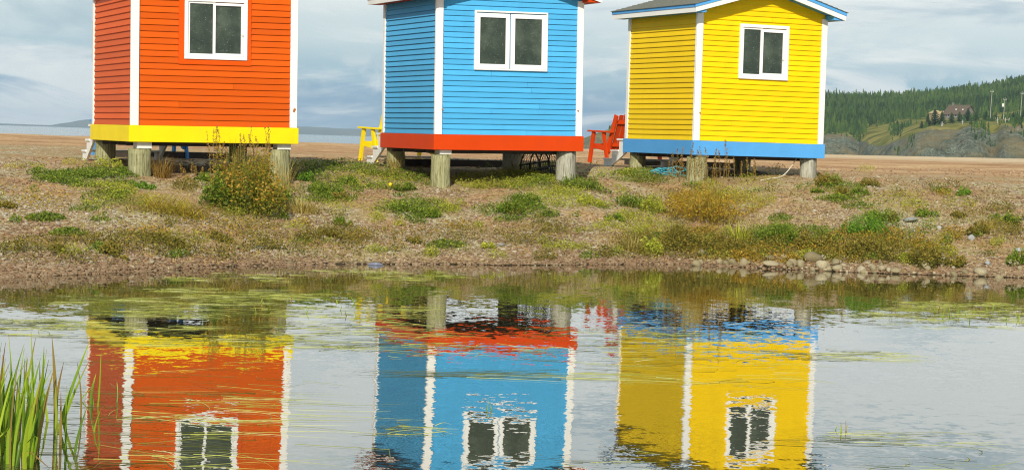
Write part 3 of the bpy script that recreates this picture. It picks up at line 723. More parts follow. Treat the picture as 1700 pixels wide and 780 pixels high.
def board_mesh(h, th):
    """one clapboard, 1 m long along x, its face towards -y, thick lower edge"""
    return MB().add([(0, -th, 0), (1, -th, 0), (1, 0, 0), (0, 0, 0), (0, -.004, h), (1, -.004, h), (1, 0, h), (0, 0, h)],
                    [(0, 3, 2, 1), (4, 5, 6, 7), (0, 1, 5, 4), (1, 2, 6, 5), (2, 3, 7, 6), (3, 0, 4, 7)]).mesh('board')
BASES = {}
def hut(key, X, Y, b, W, L, z, t, wall, wall_trim, skirt, expo, label, win, posts, eave=2.41, slope=0.287):
    e = empty('beach_hut', (X, Y, z), (0, t, b))
    tag(e, label, 'hut', 'painted huts on posts')
    BASES[key] = e
    rnd = random.Random(key)
    c = 0.058; oe, og = 0.17, 0.25; uc = W / 2
    apex = eave + slope * (uc + oe)
    wtop = eave + 0.02
    gab = lambda u: min(eave + slope * (u + oe), eave + slope * (W - u + oe)) + .03
    # wall core (behind the boards) and floor frame
    MB().prism([(c, 0.03), (W - c, 0.03), (W - c, gab(W - c)), (uc, gab(uc)), (c, gab(c))], c, L - c).build('wall', wall, e)
    MB().box((0.05, 0.05, 0.012), (W - .05, L - .05, 0.028)).build('floor', 'dark_timber', e)
    for v in (0.4, 0.95, 1.5, 2.05):
        MB().box((0.045, v, -0.06), (W - .045, v + .05, 0.011)).build('joist', 'dark_timber', e)
    # skirt boards, mitred pair in front and left, then right and back
    th = 0.04
    for bb in (((0, 0, 0), (W, th, S)), ((0, th, 0), (th, L, S)), ((W - th, th, 0), (W, L, S)), ((th, L - th, 0), (W - th, L, S))):
        MB().box(*bb).build('skirt_board', skirt, e, bevel=0.004)
    MB().box((.003, .003, S + .0005), (W - .003, L - .003, S + .006)).build('skirt_cap', skirt, e)
    # clapboards, each its own board, cut round the window
    bm = board_mesh(expo + .012, 0.026); bm.materials.append(MATS[wall])
    u0, u1 = c + .10, W - c - .075
    tu0, tu1, tw0, tw1 = win['trim']
    k = 0; w = S + .008
    while True:
        uu0, uu1 = u0, u1
        if w > eave - 0.02:                        # up in the gable the boards shorten
            lim = (w + expo - .03 - eave) / slope - oe
            uu0, uu1 = max(u0, lim), min(u1, W - lim)
            if uu1 - uu0 < 0.15: break
        segs = [(uu0, uu1)]
        if w + expo > tw0 + 0.012 and w < tw1 - 0.012: segs = [(uu0, tu0 + .004), (tu1 - .004, uu1)]
        segs2 = []
        for a, bq in segs:
            if bq - a > 1.2 and rnd.random() < .4:
                j = a + (bq - a) * rnd.uniform(.25, .75); segs2 += [(a, j - .002), (j + .002, bq)]
            else: segs2.append((a, bq))
        for a, bq in segs2:
            o = obj('clapboard', bm, wall, e, (a, c, w + rnd.uniform(-.0015, .0015)), (rnd.uniform(-.002, .004), rnd.uniform(-.0004, .0004), 0)); o.scale = (bq - a, 1, 1)
        k += 1; w = S + .008 + k * expo
    k = 0; w = S + .008
    while w < eave - .01:
        o = obj('clapboard', bm, wall, e, (c, L - c - .05, w + rnd.uniform(-.0015, .0015)), (rnd.uniform(-.003, .006), rnd.uniform(-.0008, .0008), -math.pi / 2)); o.scale = (L - 2 * c - .06, 1, 1)
        k += 1; w = S + .008 + k * expo
    # corner boards
    zt = eave + .03
    for bb in (((.022, .022, S + .007), (.145, c - .001, zt)), ((.022, c - .001, S + .007), (c - .001, .075, zt)),
               ((W - .135, .024, S + .007), (W - .022, c - .001, zt)), ((W - c + .001, c - .001, S + .007), (W - .022, .11, zt)),
               ((.018, L - .11, S + .007), (c - .001, L - .022, zt)), ((W - c + .001, L - .11, S + .007), (W - .022, L - .022, zt))):
        MB().box(*bb).build('corner_board', 'paint_white', e, bevel=0.003)
    # window
    fu0, fu1, fw0, fw1 = win['frame']
    if win.get('surround'):
        for bb in (((tu0, .026, tw0), (fu0, c, tw1)), ((fu1, .026, tw0), (tu1, c, tw1)), ((fu0, .026, tw0), (fu1, c, fw0)), ((fu0, .026, fw1), (fu1, c, tw1))):
            MB().box(*bb).build('window_surround', wall_trim, e)
    we = MB()
    q = win['fw']
    we.box((fu0, .006, fw0), (fu1, c, fw0 + q)).box((fu0, .006, fw1 - q), (fu1, c, fw1)).box((fu0, .006, fw0 + q), (fu0 + q, c, fw1 - q)).box((fu1 - q, .006, fw0 + q), (fu1, c, fw1 - q))
    wo = we.build('window', 'vinyl_white', e, bevel=0.004)
    for (a, bq, c0, c1, sw, yf) in win['sashes']:
        sa = MB()
        sa.box((a, yf, c0), (bq, c - .002, c0 + sw)).box((a, yf, c1 - sw), (bq, c - .002, c1)).box((a, yf, c0 + sw), (a + sw, c - .002, c1 - sw)).box((bq - sw, yf, c0 + sw), (bq, c - .002, c1 - sw))
        sa.build('sash', 'vinyl_white', wo, bevel=0.003)
        MB().box((a + sw - .002, c - .018, c0 + sw - .002), (bq - sw + .002, c - .004, c1 - sw + .002)).build('pane', 'window_glass', wo)
    if win.get('latch'):
        MB().box((win['latch'][0], -.004, win['latch'][1]), (win['latch'][0] + .03, .03, win['latch'][1] + .02)).build('latch', 'weathered_white', wo)
    # roof: boxed eaves, rake and eave fascias, coloured trim, shingle courses
    fh, thh = 0.085, 0.055
    x_l, x_r = -oe, W + oe
    for sgn in (0, 1):
        mir = (lambda u: u) if sgn == 0 else (lambda u: W - u)
        def poly(pts):
            p = [(mir(u), zz) for u, zz in pts]
            return p if sgn == 0 else p[::-1]
        zr = lambda u, o=0.0: eave + slope * (u + oe) + o
        for v0, v1 in ((-og, -og + .03), (L + og - .03, L + og)):
            MB().prism(poly([(-oe, zr(-oe)), (uc, zr(uc)), (uc, zr(uc, fh)), (-oe, zr(-oe, fh))]), v0, v1).build('rake_board', 'paint_white', e)
            MB().prism(poly([(-oe - .012, zr(-oe - .012, fh)), (uc, zr(uc, fh)), (uc, zr(uc, fh + thh)), (-oe - .012, zr(-oe - .012, fh + thh))]), v0 - .012, v1 + .005).build('rake_trim', skirt, e)
        MB().prism(poly([(-oe, eave), (-oe + .03, eave), (-oe + .03, eave + fh), (-oe, eave + fh)]), -og + .031, L + og - .031).build('eave_fascia', 'paint_white', e)
        MB().prism(poly([(-oe - .012, eave + fh), (-oe + .04, eave + fh), (-oe + .04, eave + fh + thh - .004), (-oe - .012, eave + fh + thh - .006)]), -og + .018, L + og - .036).build('eave_trim', skirt, e)
        MB().prism(poly([(-oe + .031, eave + .004), (c - .002, eave + .004), (c - .002, zr(c, .02)), (-oe + .031, zr(-oe + .031, .02))]), -og + .031, L + og - .031).build('eave_box', skirt, e)
        MB().prism(poly([(-oe + .041, zr(-oe + .041, .03)), (uc, zr(uc, .03)), (uc, zr(uc, fh + thh - .01)), (-oe + .041, zr(-oe + .041, fh + thh - .01))]), -og + .032, L + og - .037).build('roof_deck', skirt, e)
        n = 14; ln = (uc + oe + .03) / n
        for k in range(n):
            a = -oe - .03 + k * ln; bq = a + ln + .02 if k < n - 1 else uc
            o0 = fh + thh
            MB().prism(poly([(a, zr(a, o0 + .002)), (bq, zr(bq, o0 + .001)), (bq, zr(bq, o0 + .006)), (a, zr(a, o0 + .016))]), -og - .03, L + og + .02).build('shingle_course', 'shingle', e)
    # posts with packing blocks
    for k, (u, v, r, mat, blk) in enumerate(posts):
        ca, sa = math.cos(b), math.sin(b)
        wx, wy = X + u * ca - v * sa, Y + u * sa + v * ca
        g = float(terrain(wx, wy)) - z
        log_post(None, g - .35, -blk - .002, r, hash((key, k)) % 1000 if False else (len(key) * 17 + k * 31), mat, e, (u, v, 0))
        if blk: MB().box((u - r * .42, v - r * .8, -blk), (u + r * .93, v + r * .8, -.001)).build('packing_block', 'weathered_white', e, bevel=.006)
    # steps down the sea side
    g = float(terrain(X - (L + .5) * math.sin(b), Y + (L + .5) * math.cos(b))) - z
    for u in (0.05, 1.25):
        r3 = (S - .04 - g) / 3
        st = [(L + .0, S - .03), (L + .0, S - .26), (L + .62, g - .03), (L + .84, g - .03), (L + .84, g + r3 * .75), (L + .52, g + r3 * .75), (L + .52, g + r3 * 1.75), (L + .24, g + r3 * 1.75), (L + .24, S - .03)]
        V = [(u, p[0], p[1]) for p in st] + [(u + .04, p[0], p[1]) for p in st]; nn = len(st)
        MB().add(V, [tuple(range(nn)), tuple(reversed(range(nn, 2 * nn)))] + [(i, i + nn, (i + 1) % nn + nn, (i + 1) % nn) for i in range(nn)]).build('step_stringer', 'weathered_white', e)
    for k, (v, hh) in enumerate([(L + .53, g + r3 * .75), (L + .25, g + r3 * 1.75), (L + .01, S - .028)]):
        MB().box((.03, v, hh + .002), (1.31, v + .3, hh + .035)).build('step_tread', 'weathered_white', e)
    return e

def rust(e, u, w, s, drip):
    m = MB(); n = 9; r = random.Random(int(w * 1000))
    pts = [(u + s * math.cos(2 * math.pi * k / n) * r.uniform(.6, 1.2), w + s * .8 * math.sin(2 * math.pi * k / n) * r.uniform(.6, 1.2) - (drip if 5 <= k <= 7 else 0)) for k in range(n)]
    m.prism(pts, .018, .0225 - .002).build('rust_stain', 'rust', e)
    MB().tube([(u, .022, w), (u, .008, w)], .012, 8).build('bolt', 'rust', e)

W1 = dict(frame=(.825, 1.795, 1.25, 2.167), trim=(.742, 1.858, 1.172, 2.26), surround=True, fw=.055,
          sashes=[(.880, 1.300, 1.305, 2.112, .030, .026), (1.262, 1.738, 1.307, 2.10, .040, .016)], latch=(1.70, 1.62))
hut('orange', -5.715, 30.405, 0.4093, 2.617, 2.78, 1.4493, -0.0137, 'paint_orange', 'paint_orange_trim', 'paint_yellow_trim', .0935,
    'orange clapboard hut with white corners and a yellow skirt board', W1,
    [(.21, .22, .165, 'log_green', .10), (.2, 2.55, .16, 'log_green', 0), (2.38, .22, .16, 'log_green', .09), (2.38, 2.55, .15, 'log_green', 0)])
W2 = dict(frame=(.68, 1.955, 1.281, 2.23), trim=(.70, 1.935, 1.30, 2.21), fw=.028,
          sashes=[(.709, 1.290, 1.312, 2.188, .068, .02), (1.312, 1.926, 1.312, 2.188, .070, .018)])
hut('blue', -1.282, 32.527, 0.4035, 2.622, 2.56, 1.4556, -0.0157, 'paint_blue', 'paint_blue', 'paint_red', .0858,
    'sky blue clapboard hut with white corners and a red skirt board', W2,
    [(.20, .20, .15, 'log_green', .075), (.2, 2.33, .15, 'log_green', 0), (2.40, .2, .15, 'log_grey', 0), (2.36, 2.33, .16, 'log_grey', 0)])
W3 = dict(frame=(.868, 1.85, 1.334, 2.276), trim=(.89, 1.83, 1.355, 2.255), fw=.056,
          sashes=[(.926, 1.330, 1.392, 2.218, .030, .028), (1.285, 1.792, 1.392, 2.206, .055, .018)], latch=(1.73, 1.68))
hut('yellow', 3.037, 35.015, 0.4236, 2.660, 2.60, 1.4878, 0.0002, 'paint_yellow', 'paint_yellow', 'paint_blue_trim', .0905,
    'yellow clapboard hut with shingled roof and a blue skirt board', W3,
    [(.20, .2, .175, 'log_green', .03), (.2, 2.38, .15, 'log_green', 0), (2.45, .2, .145, 'log_grey', 0), (2.40, 2.38, .16, 'log_green', 0)])
MB().box((.03, 2.80, 1.24), (.55, 2.84, 1.9)).build('shutter', 'grey_timber', BASES['orange'])
rust(BASES['orange'], 2.55, .53, .022, .03); rust(BASES['blue'], .145, .64, .02, .0); rust(BASES['blue'], 2.52, .66, .016, .0); rust(BASES['yellow'], .13, .72, .014, .0)

# ------------------------------------------------------------------ benches, trap, ropes, beams
def bench(pxy, mat, label, width=1.3, face=(-.55, .835)):
    """slatted garden bench; local x along the seat, local +y the way it faces"""
    P = ground_pt(*pxy)
    a = math.atan2(face[1], face[0]) - math.pi / 2
    e = empty('garden_bench', tuple(P), (0, 0, a))
    for s in (0, 1):
        x = s * width
        MB().beam((x, .62, -.04), (x, .50, .60), .09, .04, (0, 1, 0)).build('leg', mat, e)
        MB().beam((x, .0, -.04), (x, .17, .60), .085, .04, (0, 1, 0)).build('leg', mat, e)
        MB().beam((x + .0405 * (1 - 2 * s), .60, .34), (x + .0405 * (1 - 2 * s), -.02, .26), .09, .035, (0, 0, 1)).build('side_rail', mat, e)
        MB().beam((x, .66, .622), (x, -.12, .605), .10, .035, (1, 0, 0)).build('armrest', mat, e, bevel=.005)
        MB().beam((x + .05 * (1 - 2 * s), .10, .18), (x + .05 * (1 - 2 * s), -.17, .93), .10, .04, (0, 1, 0)).build('back_post', mat, e)
    n = 9; ws = (width - .24) / n
    for k in range(n):
        x = .12 + (k + .5) * ws
        top = .93 + .05 * math.sin(math.pi * (k + .5) / n)
        MB().beam((x, .075, .27), (x, -.165, top), ws * .80, .02, (1, 0, 0)).build('back_slat', mat, e)
    for zz, yy in ((.36, .045), (.80, -.112)):
        MB().beam((.07, yy - .024, zz), (width - .07, yy - .024, zz), .07, .022, (0, 0, 1)).build('back_rail', mat, e)
    for k in range(5):
        y = .10 + k * .115; MB().beam((.03, y, .315 + y * .09), (width - .03, y, .315 + y * .09), .095, .022, (0, 1, 0)).build('seat_slat', mat, e)
    return tag(e, label, 'bench', 'benches behind the huts')
bench((1009, 271), 'paint_red', 'red slatted bench behind the yellow hut')
bench((625, 269), 'paint_yellow_trim', 'yellow slatted bench behind the blue hut', 1.25)
bench((176, 261), 'paint_blue_trim', 'blue slatted bench behind the orange hut', 1.5)

def sleeper(px0, py0, px1, py1, z0, label):
    a = at_height(np.array([px0]), np.array([py0]), z0)[0]; b_ = at_height(np.array([px1]), np.array([py1]), z0)[0]
    za, zb = float(terrain(a[0], a[1])), float(terrain(b_[0], b_[1]))
    a = Vector((a[0], a[1], za + .05)); b_ = Vector((b_[0], b_[1], zb + .05)); mid = (a + b_) / 2
    o = MB().beam(a - mid, b_ - mid, .13, .22).build('timber_sleeper', 'dark_timber', bevel=.012); o.location = mid
    tag(o, label, 'timber beam', 'timber beams lying behind the huts')
sleeper(190, 254, 400, 259, 1.22, 'dark timber beam lying on the gravel behind the orange hut')
sleeper(640, 262, 860, 268, 1.27, 'dark timber beam lying on the gravel behind the blue hut')
sleeper(1040, 271, 1230, 276, 1.27, 'dark timber beam lying on the gravel behind the yellow hut')

def lobster_trap():
    P = ground_pt(905, 293); e = empty('lobster_trap', (P[0], P[1] + .25, float(terrain(P[0], P[1] + .25)) - .01), (.05, -.12, .75))
    Lx, R = 0.66, 0.25
    for k in range(4):
        x = -Lx / 2 + Lx * k / 3
        MB().tube([(x, R * math.cos(t) * 1.05, .05 + R * 1.6 * math.sin(t)) for t in np.linspace(0, math.pi, 15)], .013, 6).build('hoop', 'black_wire', e)
        MB().box((x - .02, -R * 1.05, .0), (x + .02, R * 1.05, .03)).build('cross_bar', 'black_wire', e)
    for k in range(11):
        t = math.pi * k / 10; y, zz = R * math.cos(t) * 1.08, .05 + R * 1.64 * math.sin(t)
        if k in (0, 1, 5, 9, 10): MB().beam((-Lx / 2 - .02, y, zz), (Lx / 2 + .02, y, zz), .028, .012, (0, math.cos(t + 1.57), math.sin(t + 1.57))).build('lath', 'black_wire', e)
    net = MB()
    for k in range(13):
        for s in (-1, 1):
            p = []
            for j in range(15):
                t = math.pi * j / 14; x = -Lx / 2 + Lx * ((k / 12 + s * j / 14 * .45) % 1.0)
                p.append((x, R * math.cos(t) * 1.02, .05 + R * 1.56 * math.sin(t)))
            seg = [p[0]]
            for a, b_ in zip(p, p[1:]):
                if abs(a[0] - b_[0]) > .2:
                    if len(seg) > 1: net.tube(seg, .0035, 3)
                    seg = [b_]
                else: seg.append(b_)
            if len(seg) > 1: net.tube(seg, .0035, 3)
    net.build('net', 'black_wire', e)
    for x in (-Lx / 2, Lx / 2):
        m = MB()
        for k in range(7):
            y = -R + 2 * R * k / 6; hh = 1.6 * math.sqrt(max(0, R * R - y * y))
            if hh > .03: m.tube([(x, y, .02), (x, y, .05 + hh)], .004, 3)
        for k in range(5): m.tube([(x, -R * math.cos(k * .28), .05 + R * 1.6 * math.sin(k * .28)), (x, R * math.cos(k * .28), .05 + R * 1.6 * math.sin(k * .28))], .004, 3)
        m.build('end_net', 'black_wire', e)
    tag(e, 'black round topped lobster trap under the right end of the blue hut', 'lobster trap')
lobster_trap()
def ropes():
    rng = random.Random(4); P = ground_pt(1108, 293); m = MB()
    pts = []; c = Vector((0, 0, .05))
    for k in range(130):
        t = k * .42; r = .10 + .07 * math.sin(k * .23) + rng.uniform(-.015, .015)
        off = .17 * math.sin(k * .06)
        pts.append((off + r * 1.25 * math.cos(t), r * math.sin(t) * .9, .05 + .05 * math.sin(k * .37) + .0006 * k + rng.uniform(-.01, .01)))
    pts += [(.3, -.05, .03), (.42, -.02, .02), (.5, .06, .02)]
    o = m.tube(pts, .009, 5).build('rope_coil', 'rope_teal', smooth=True); o.location = P
    tag(o, 'tangled coil of turquoise rope in the grass under the yellow hut', 'rope')
    a = at_depth(np.array([1322.0]), np.array([264.0]), 36.1)[0]; b_ = ground_pt(1283, 297); d_ = ground_pt(1262, 301)
    A, B, D = Vector(a), Vector(b_) + Vector((0, 0, .01)), Vector(d_) + Vector((0, 0, .01))
    pts = [A + (B - A) * k / 10 + Vector((0, 0, -.10 * math.sin(math.pi * k / 10))) for k in range(11)] + [B + (D - B) * k / 4 for k in range(1, 5)]
    for p in pts: p.z = max(p.z, float(terrain(p.x, p.y)) + .012)
    o = MB().tube([p - A for p in pts], .009, 5).build('hanging_rope', 'rope_cream', smooth=True); o.location = A
    tag(o, 'cream rope hanging from the blue skirt board down to the gravel', 'rope')
    E_ = Vector(ground_pt(1333, 292)); pts = [A + Vector((.06, 0, 0)) + (E_ - A) * k / 8 + Vector((.05 * math.sin(math.pi * k / 8), 0, -.03 * math.sin(math.pi * k / 8))) for k in range(9)]
    o = MB().tube([p - A for p in pts], .005, 5).build('thin_rope', 'rope_cream', smooth=True); o.location = A
    tag(o, 'thin cream cord beside the hanging rope under the yellow hut', 'cord')
ropes()
def rock_mesh(seed, sub=2, flat=.6, rough=.25):
    import bmesh
    bm = bmesh.new(); bmesh.ops.create_icosphere(bm, subdivisions=sub, radius=1.0)
    rng = np.random.default_rng(seed); dirs = rng.normal(size=(7, 3)); dirs /= np.linalg.norm(dirs, axis=1)[:, None]; lim = rng.uniform(.5, .9, 7)
    for v in bm.verts:
        p = np.array(v.co)
        for d, l in zip(dirs, lim):
            k = p @ d
            if k > l: p = p - d * (k - l) * .9
        p = p * (1 + rough * .25 * (rng.random() - .5)); v.co = (p[0], p[1], p[2] * flat)
    me = bpy.data.meshes.new('stone'); bm.to_mesh(me); bm.free()
    me.polygons.foreach_set('use_smooth', [True] * len(me.polygons))
    return me
def set_tint(me, v):
    at = me.attributes.new('tint', 'FLOAT', 'POINT'); at.data.foreach_set('value', np.full(len(me.vertices), v, np.float32))
STONES = []
for k in range(14):
    me = rock_mesh(100 + k, 2, .5 + .25 * (k % 3) / 2); set_tint(me, (k * .37) % 1.0); me.materials.append(MATS['cobble']); STONES.append(me)
SLATES = []
for k in range(5):
    me = rock_mesh(200 + k, 2, .22, .15); set_tint(me, (k * .41) % 1.0); me.materials.append(MATS['slate']); SLATES.append(me)
def stone(px, py, wpx, hpx, me, label, group=None, name='stone', P=None, sink=.35):
    P = ground_pt(px, py) if P is None else P
    s = P[1] / F_PX
    o = link(bpy.data.objects.new(name, me)); sx = wpx * s / 2
    zx = np.array([v.co.z for v in me.vertices]).max()
    sz = hpx * s / (1 + 1 - sink) / zx
    o.scale = (sx, sx * random.uniform(.7, 1.0), sz); o.rotation_euler = (random.uniform(-.12, .12), random.uniform(-.12, .12), random.uniform(0, .8) + (math.pi if random.random() < .5 else 0))
    o.location = (P[0], P[1], P[2] + sz * zx * (1 - sink))
    return tag(o, label, 'stone', group)
def build_stones():
    big = [(1349, 434, 34, 17, 'largest rounded stone, perched above the others on the pond edge'), (1234, 441, 20, 14, 'round tan stone at the left of the pond edge cobbles'),
           (1279, 443, 36, 11, 'long flat tan stone at the waterline left of the largest stone'), (1309, 444, 19, 12, 'squat tan stone at the waterline below the largest stone, left side'),
           (1328, 444, 18, 13, 'tan stone at the waterline directly under the largest stone'), (1364, 446, 24, 14, 'broad tan stone at the waterline right of the largest stone'),
           (1386, 441, 20, 12, 'rounded stone above the waterline just right of the broad tan stone'), (1391, 449, 22, 10, 'flat tan stone in the water right of the broad tan stone'),
           (1430, 451, 18, 10, 'tan stone at the waterline below the red brown dock stalk'), (1487, 453, 22, 9, 'tan stone at the waterline towards the right of the row'),
           (1627, 456, 24, 12, 'pale tan stone near the right end of the pond edge'), (1205, 440, 14, 8, 'small tan stone left of the round one at the pond edge')]
    for k, (x, y, w, h, lab) in enumerate(big): stone(x, y, w, h, STONES[k % 14], lab)
    rnd = random.Random(12); k = 0
    for i in range(230):                                      # loose rubble along the rest of the waterline
        x = rnd.uniform(-30, 1730) if i < 120 else rnd.uniform(1130, 1730)
        xw = far_x(x, 27.0); yy = float(edge(np.array(xw))); xw = far_x(x, yy)
        yy = float(edge(np.array(xw))) + (abs(rnd.gauss(0.0, .22)) if rnd.random() < .75 else rnd.uniform(-.25, .9)) - .03
        P = np.array([xw, yy, max(float(terrain(xw, yy)), -.025)])
        w = min(24, 5 * math.exp(rnd.gauss(.35, .42))) if x < 1130 else min(26, 6.5 * math.exp(rnd.gauss(.4, .5)))
        w *= .8; stone(0, 0, w, w * rnd.uniform(.35, .7), STONES[rnd.randrange(14)], 'small tan stone in the rubble along the far waterline of the pond', 'rubble along the waterline', P=P, sink=rnd.uniform(.2, .5))
    sl = [(1512, 368, 28, 8, 'pale grey slate slab on the right of the bank, by a bright green weed'), (1612, 399, 15, 10, 'blue grey slate slab tilted on the bank at far right'), (1560, 380, 12, 5, 'small slate between the two slate slabs on the right'),
          (430, 413, 16, 5, 'white flat stone lying alone low on the bank below the dock bush'), (350, 268, 18, 4, 'flat pale stone under the yellow skirt near the dark shade'), (832, 408, 14, 5, 'flat grey stone low on the bank in front of the blue hut'),
          (1640, 440, 16, 7, 'grey slate near the waterline at far right'), (1690, 418, 18, 7, 'grey slate at the right edge of the bank')]
    for k, (x, y, w, h, lab) in enumerate(sl): stone(x, y, w, h, SLATES[k % 5], lab, name='slate_stone', sink=.2)
    P = ground_pt(648, 312); o = MB().tube([(0, 0, .0), (0, 0, .012), (0, 0, .03), (0, 0, .05), (0, 0, .062)], [.012, .028, .034, .028, .01], 12).build('yellow_float', 'float_yellow', smooth=True); o.location = (P[0], P[1], P[2] + .02)
    tag(o, 'small round yellow float in the weeds below the blue hut', 'float')
    P = at_height(np.array([622.0]), np.array([437.5]), 0.02)[0]; o = MB().add([(-.1, 0, 0), (.02, -.05, .0), (.12, 0, .0), (.01, .06, 0), (-.09, 0, .02), (.02, -.04, .045), (.11, 0, .02), (.01, .05, .04)],
        [(3, 2, 1, 0), (4, 5, 6, 7), (0, 1, 5, 4), (1, 2, 6, 5), (2, 3, 7, 6), (3, 0, 4, 7)]).build('scrap', 'scrap_grey', bevel=.008); o.location = (P[0], P[1], max(0.0, float(terrain(P[0], P[1]))))
    tag(o, 'flat blue grey scrap lying at the waterline below the blue hut', 'scrap')
build_stones()
def build_pebbles():
    rng = np.random.default_rng(8); n = 46000
    px = rng.uniform(-60, 1760, n); py = 441 - (441 - 262) * rng.random(n) ** 1.25
    py = np.minimum(py + np.interp(px, [-60, 300, 600, 1100, 1200, 1760], [24, 8, 0, -2, 4, 22]) * (py > 400), 462)
    P = on_ground(px, py)
    s_ = P[:, 1] - edge(P[:, 0]); keep = (s_ > -0.12) & (P[:, 1] < 48)
    dens = fbm(P[:, 0] * .8, P[:, 1] * .6, 77, 3); keep &= (rng.random(n) < .62 + dens * 1.1)
    P = P[keep]; n = len(P); s_ = s_[keep]
    t = (1 + 5 ** .5) / 2
    ico = np.array([(-1, t, 0), (1, t, 0), (-1, -t, 0), (1, -t, 0), (0, -1, t), (0, 1, t), (0, -1, -t), (0, 1, -t), (t, 0, -1), (t, 0, 1), (-t, 0, -1), (-t, 0, 1)], float) / 1.902
    fc = np.array([(0, 11, 5), (0, 5, 1), (0, 1, 7), (0, 7, 10), (0, 10, 11), (1, 5, 9), (5, 11, 4), (11, 10, 2), (10, 7, 6), (7, 1, 8), (3, 9, 4), (3, 4, 2), (3, 2, 6), (3, 6, 8), (3, 8, 9), (4, 9, 5), (2, 4, 11), (6, 2, 10), (8, 6, 7), (9, 8, 1)])
    r = 0.009 + 0.017 * rng.random(n) ** 2.2 + 0.024 * (rng.random(n) < .05) * rng.random(n) + .004 * (s_ < .7)
    a = rng.uniform(0, 6.28, n); V = ico[None] * rng.uniform(.75, 1.2, (n, 12, 1)) * np.stack([r * rng.uniform(.9, 1.7, n), r, r * rng.uniform(.4, .8, n)], -1)[:, None, :]
    c, s = np.cos(a)[:, None], np.sin(a)[:, None]
    V = np.stack([V[..., 0] * c - V[..., 1] * s, V[..., 0] * s + V[..., 1] * c, V[..., 2]], -1) + P[:, None, :] + np.array([0, 0, .006])
    T = (fc[None] + np.arange(n)[:, None, None] * 12).reshape(-1, 3)
    grey = np.clip(.42 + 1.0 * fbm(P[:, 0] * .7, P[:, 1] * .5, 66, 3), .1, .9)
    tone = np.where(rng.random(n) < grey, rng.uniform(.5, 1, n), rng.uniform(0, .5, n)) * np.clip(.5 + s_ * .6, .5, 1)
    tint = np.clip(np.repeat(tone, 12), 0, 1)
    tag(obj('pebbles', np_mesh('pebbles', V, None, T, tint), 'pebbles'), 'loose grey and red brown pebbles strewn over the bank', 'pebbles', kind='stuff')
build_pebbles()

# ------------------------------------------------------------------ plants
def ribbons(base, heading, length, width, lean, droop, seg, rng, tint, twist=0.0):
    """grass blades: base (n,3); lean from upright in radians at the root, bending by droop towards the tip"""
    n = len(base); L_ = np.asarray(length)[:, None]; k = np.linspace(0, 1, seg + 1)[None]
    ang = np.asarray(lean)[:, None] + np.asarray(droop)[:, None] * k
    ds = L_ / seg
    hx = np.cumsum(np.concatenate([np.zeros((n, 1)), np.sin(ang[:, :-1]) * ds], 1), 1)
    hz = np.cumsum(np.concatenate([np.zeros((n, 1)), np.cos(ang[:, :-1]) * ds], 1), 1)
    ch, sh = np.cos(heading)[:, None], np.sin(heading)[:, None]
    C = np.stack([base[:, 0:1] + hx * ch, base[:, 1:2] + hx * sh, base[:, 2:3] + hz], -1)
    wv = np.asarray(width)[:, None] * (1 - k ** 1.6) * .5 + .0006
    wa = heading + math.pi / 2 + rng.uniform(-1, 1, n) * twist
    side = np.stack([np.cos(wa), np.sin(wa), np.zeros(n)], -1)[:, None, :]
    V = np.stack([C - side * wv[..., None], C + side * wv[..., None]], 2).reshape(-1, 3)
    m = (seg + 1) * 2; o = (np.arange(n) * m)[:, None]; j = np.arange(seg)[None] * 2
    q = np.stack([o + j, o + j + 1, o + j + 3, o + j + 2], -1).reshape(-1, 4)
    tt = np.clip(np.repeat(np.asarray(tint)[:, None], m, 1), 0, 1)
    return V, q, tt
def leaves(C, size, rng, tint, up=.6, aspect=.5):
    """small pointed leaves at C, bent along the midrib"""
    n = len(C); d = rng.normal(size=(n, 3)); d[:, 2] = np.abs(d[:, 2]) * up; d /= np.linalg.norm(d, axis=1)[:, None]
    r = rng.normal(size=(n, 3)); s = np.cross(d, r); s /= np.linalg.norm(s, axis=1)[:, None]; nn = np.cross(s, d)
    size = np.broadcast_to(size, (n,))[:, None]
    a = C - d * size * .5; b = C + d * size * .5 - nn * size * .12
    V = np.stack([a, C + s * size * aspect * .5, b, C - s * size * aspect * .5], 1).reshape(-1, 3)
    q = np.arange(n * 4).reshape(-1, 4)
    return V, q, np.repeat(np.clip(tint, 0, 1), 4)
def join(parts):
    V, Q, T = [], [], []; b = 0
    for v, q, t in parts:
        V.append(v); Q.append(q + b); T.append(np.asarray(t).ravel()); b += len(v)
    return np.concatenate(V), np.concatenate(Q), np.concatenate(T)
PSEED = [0]
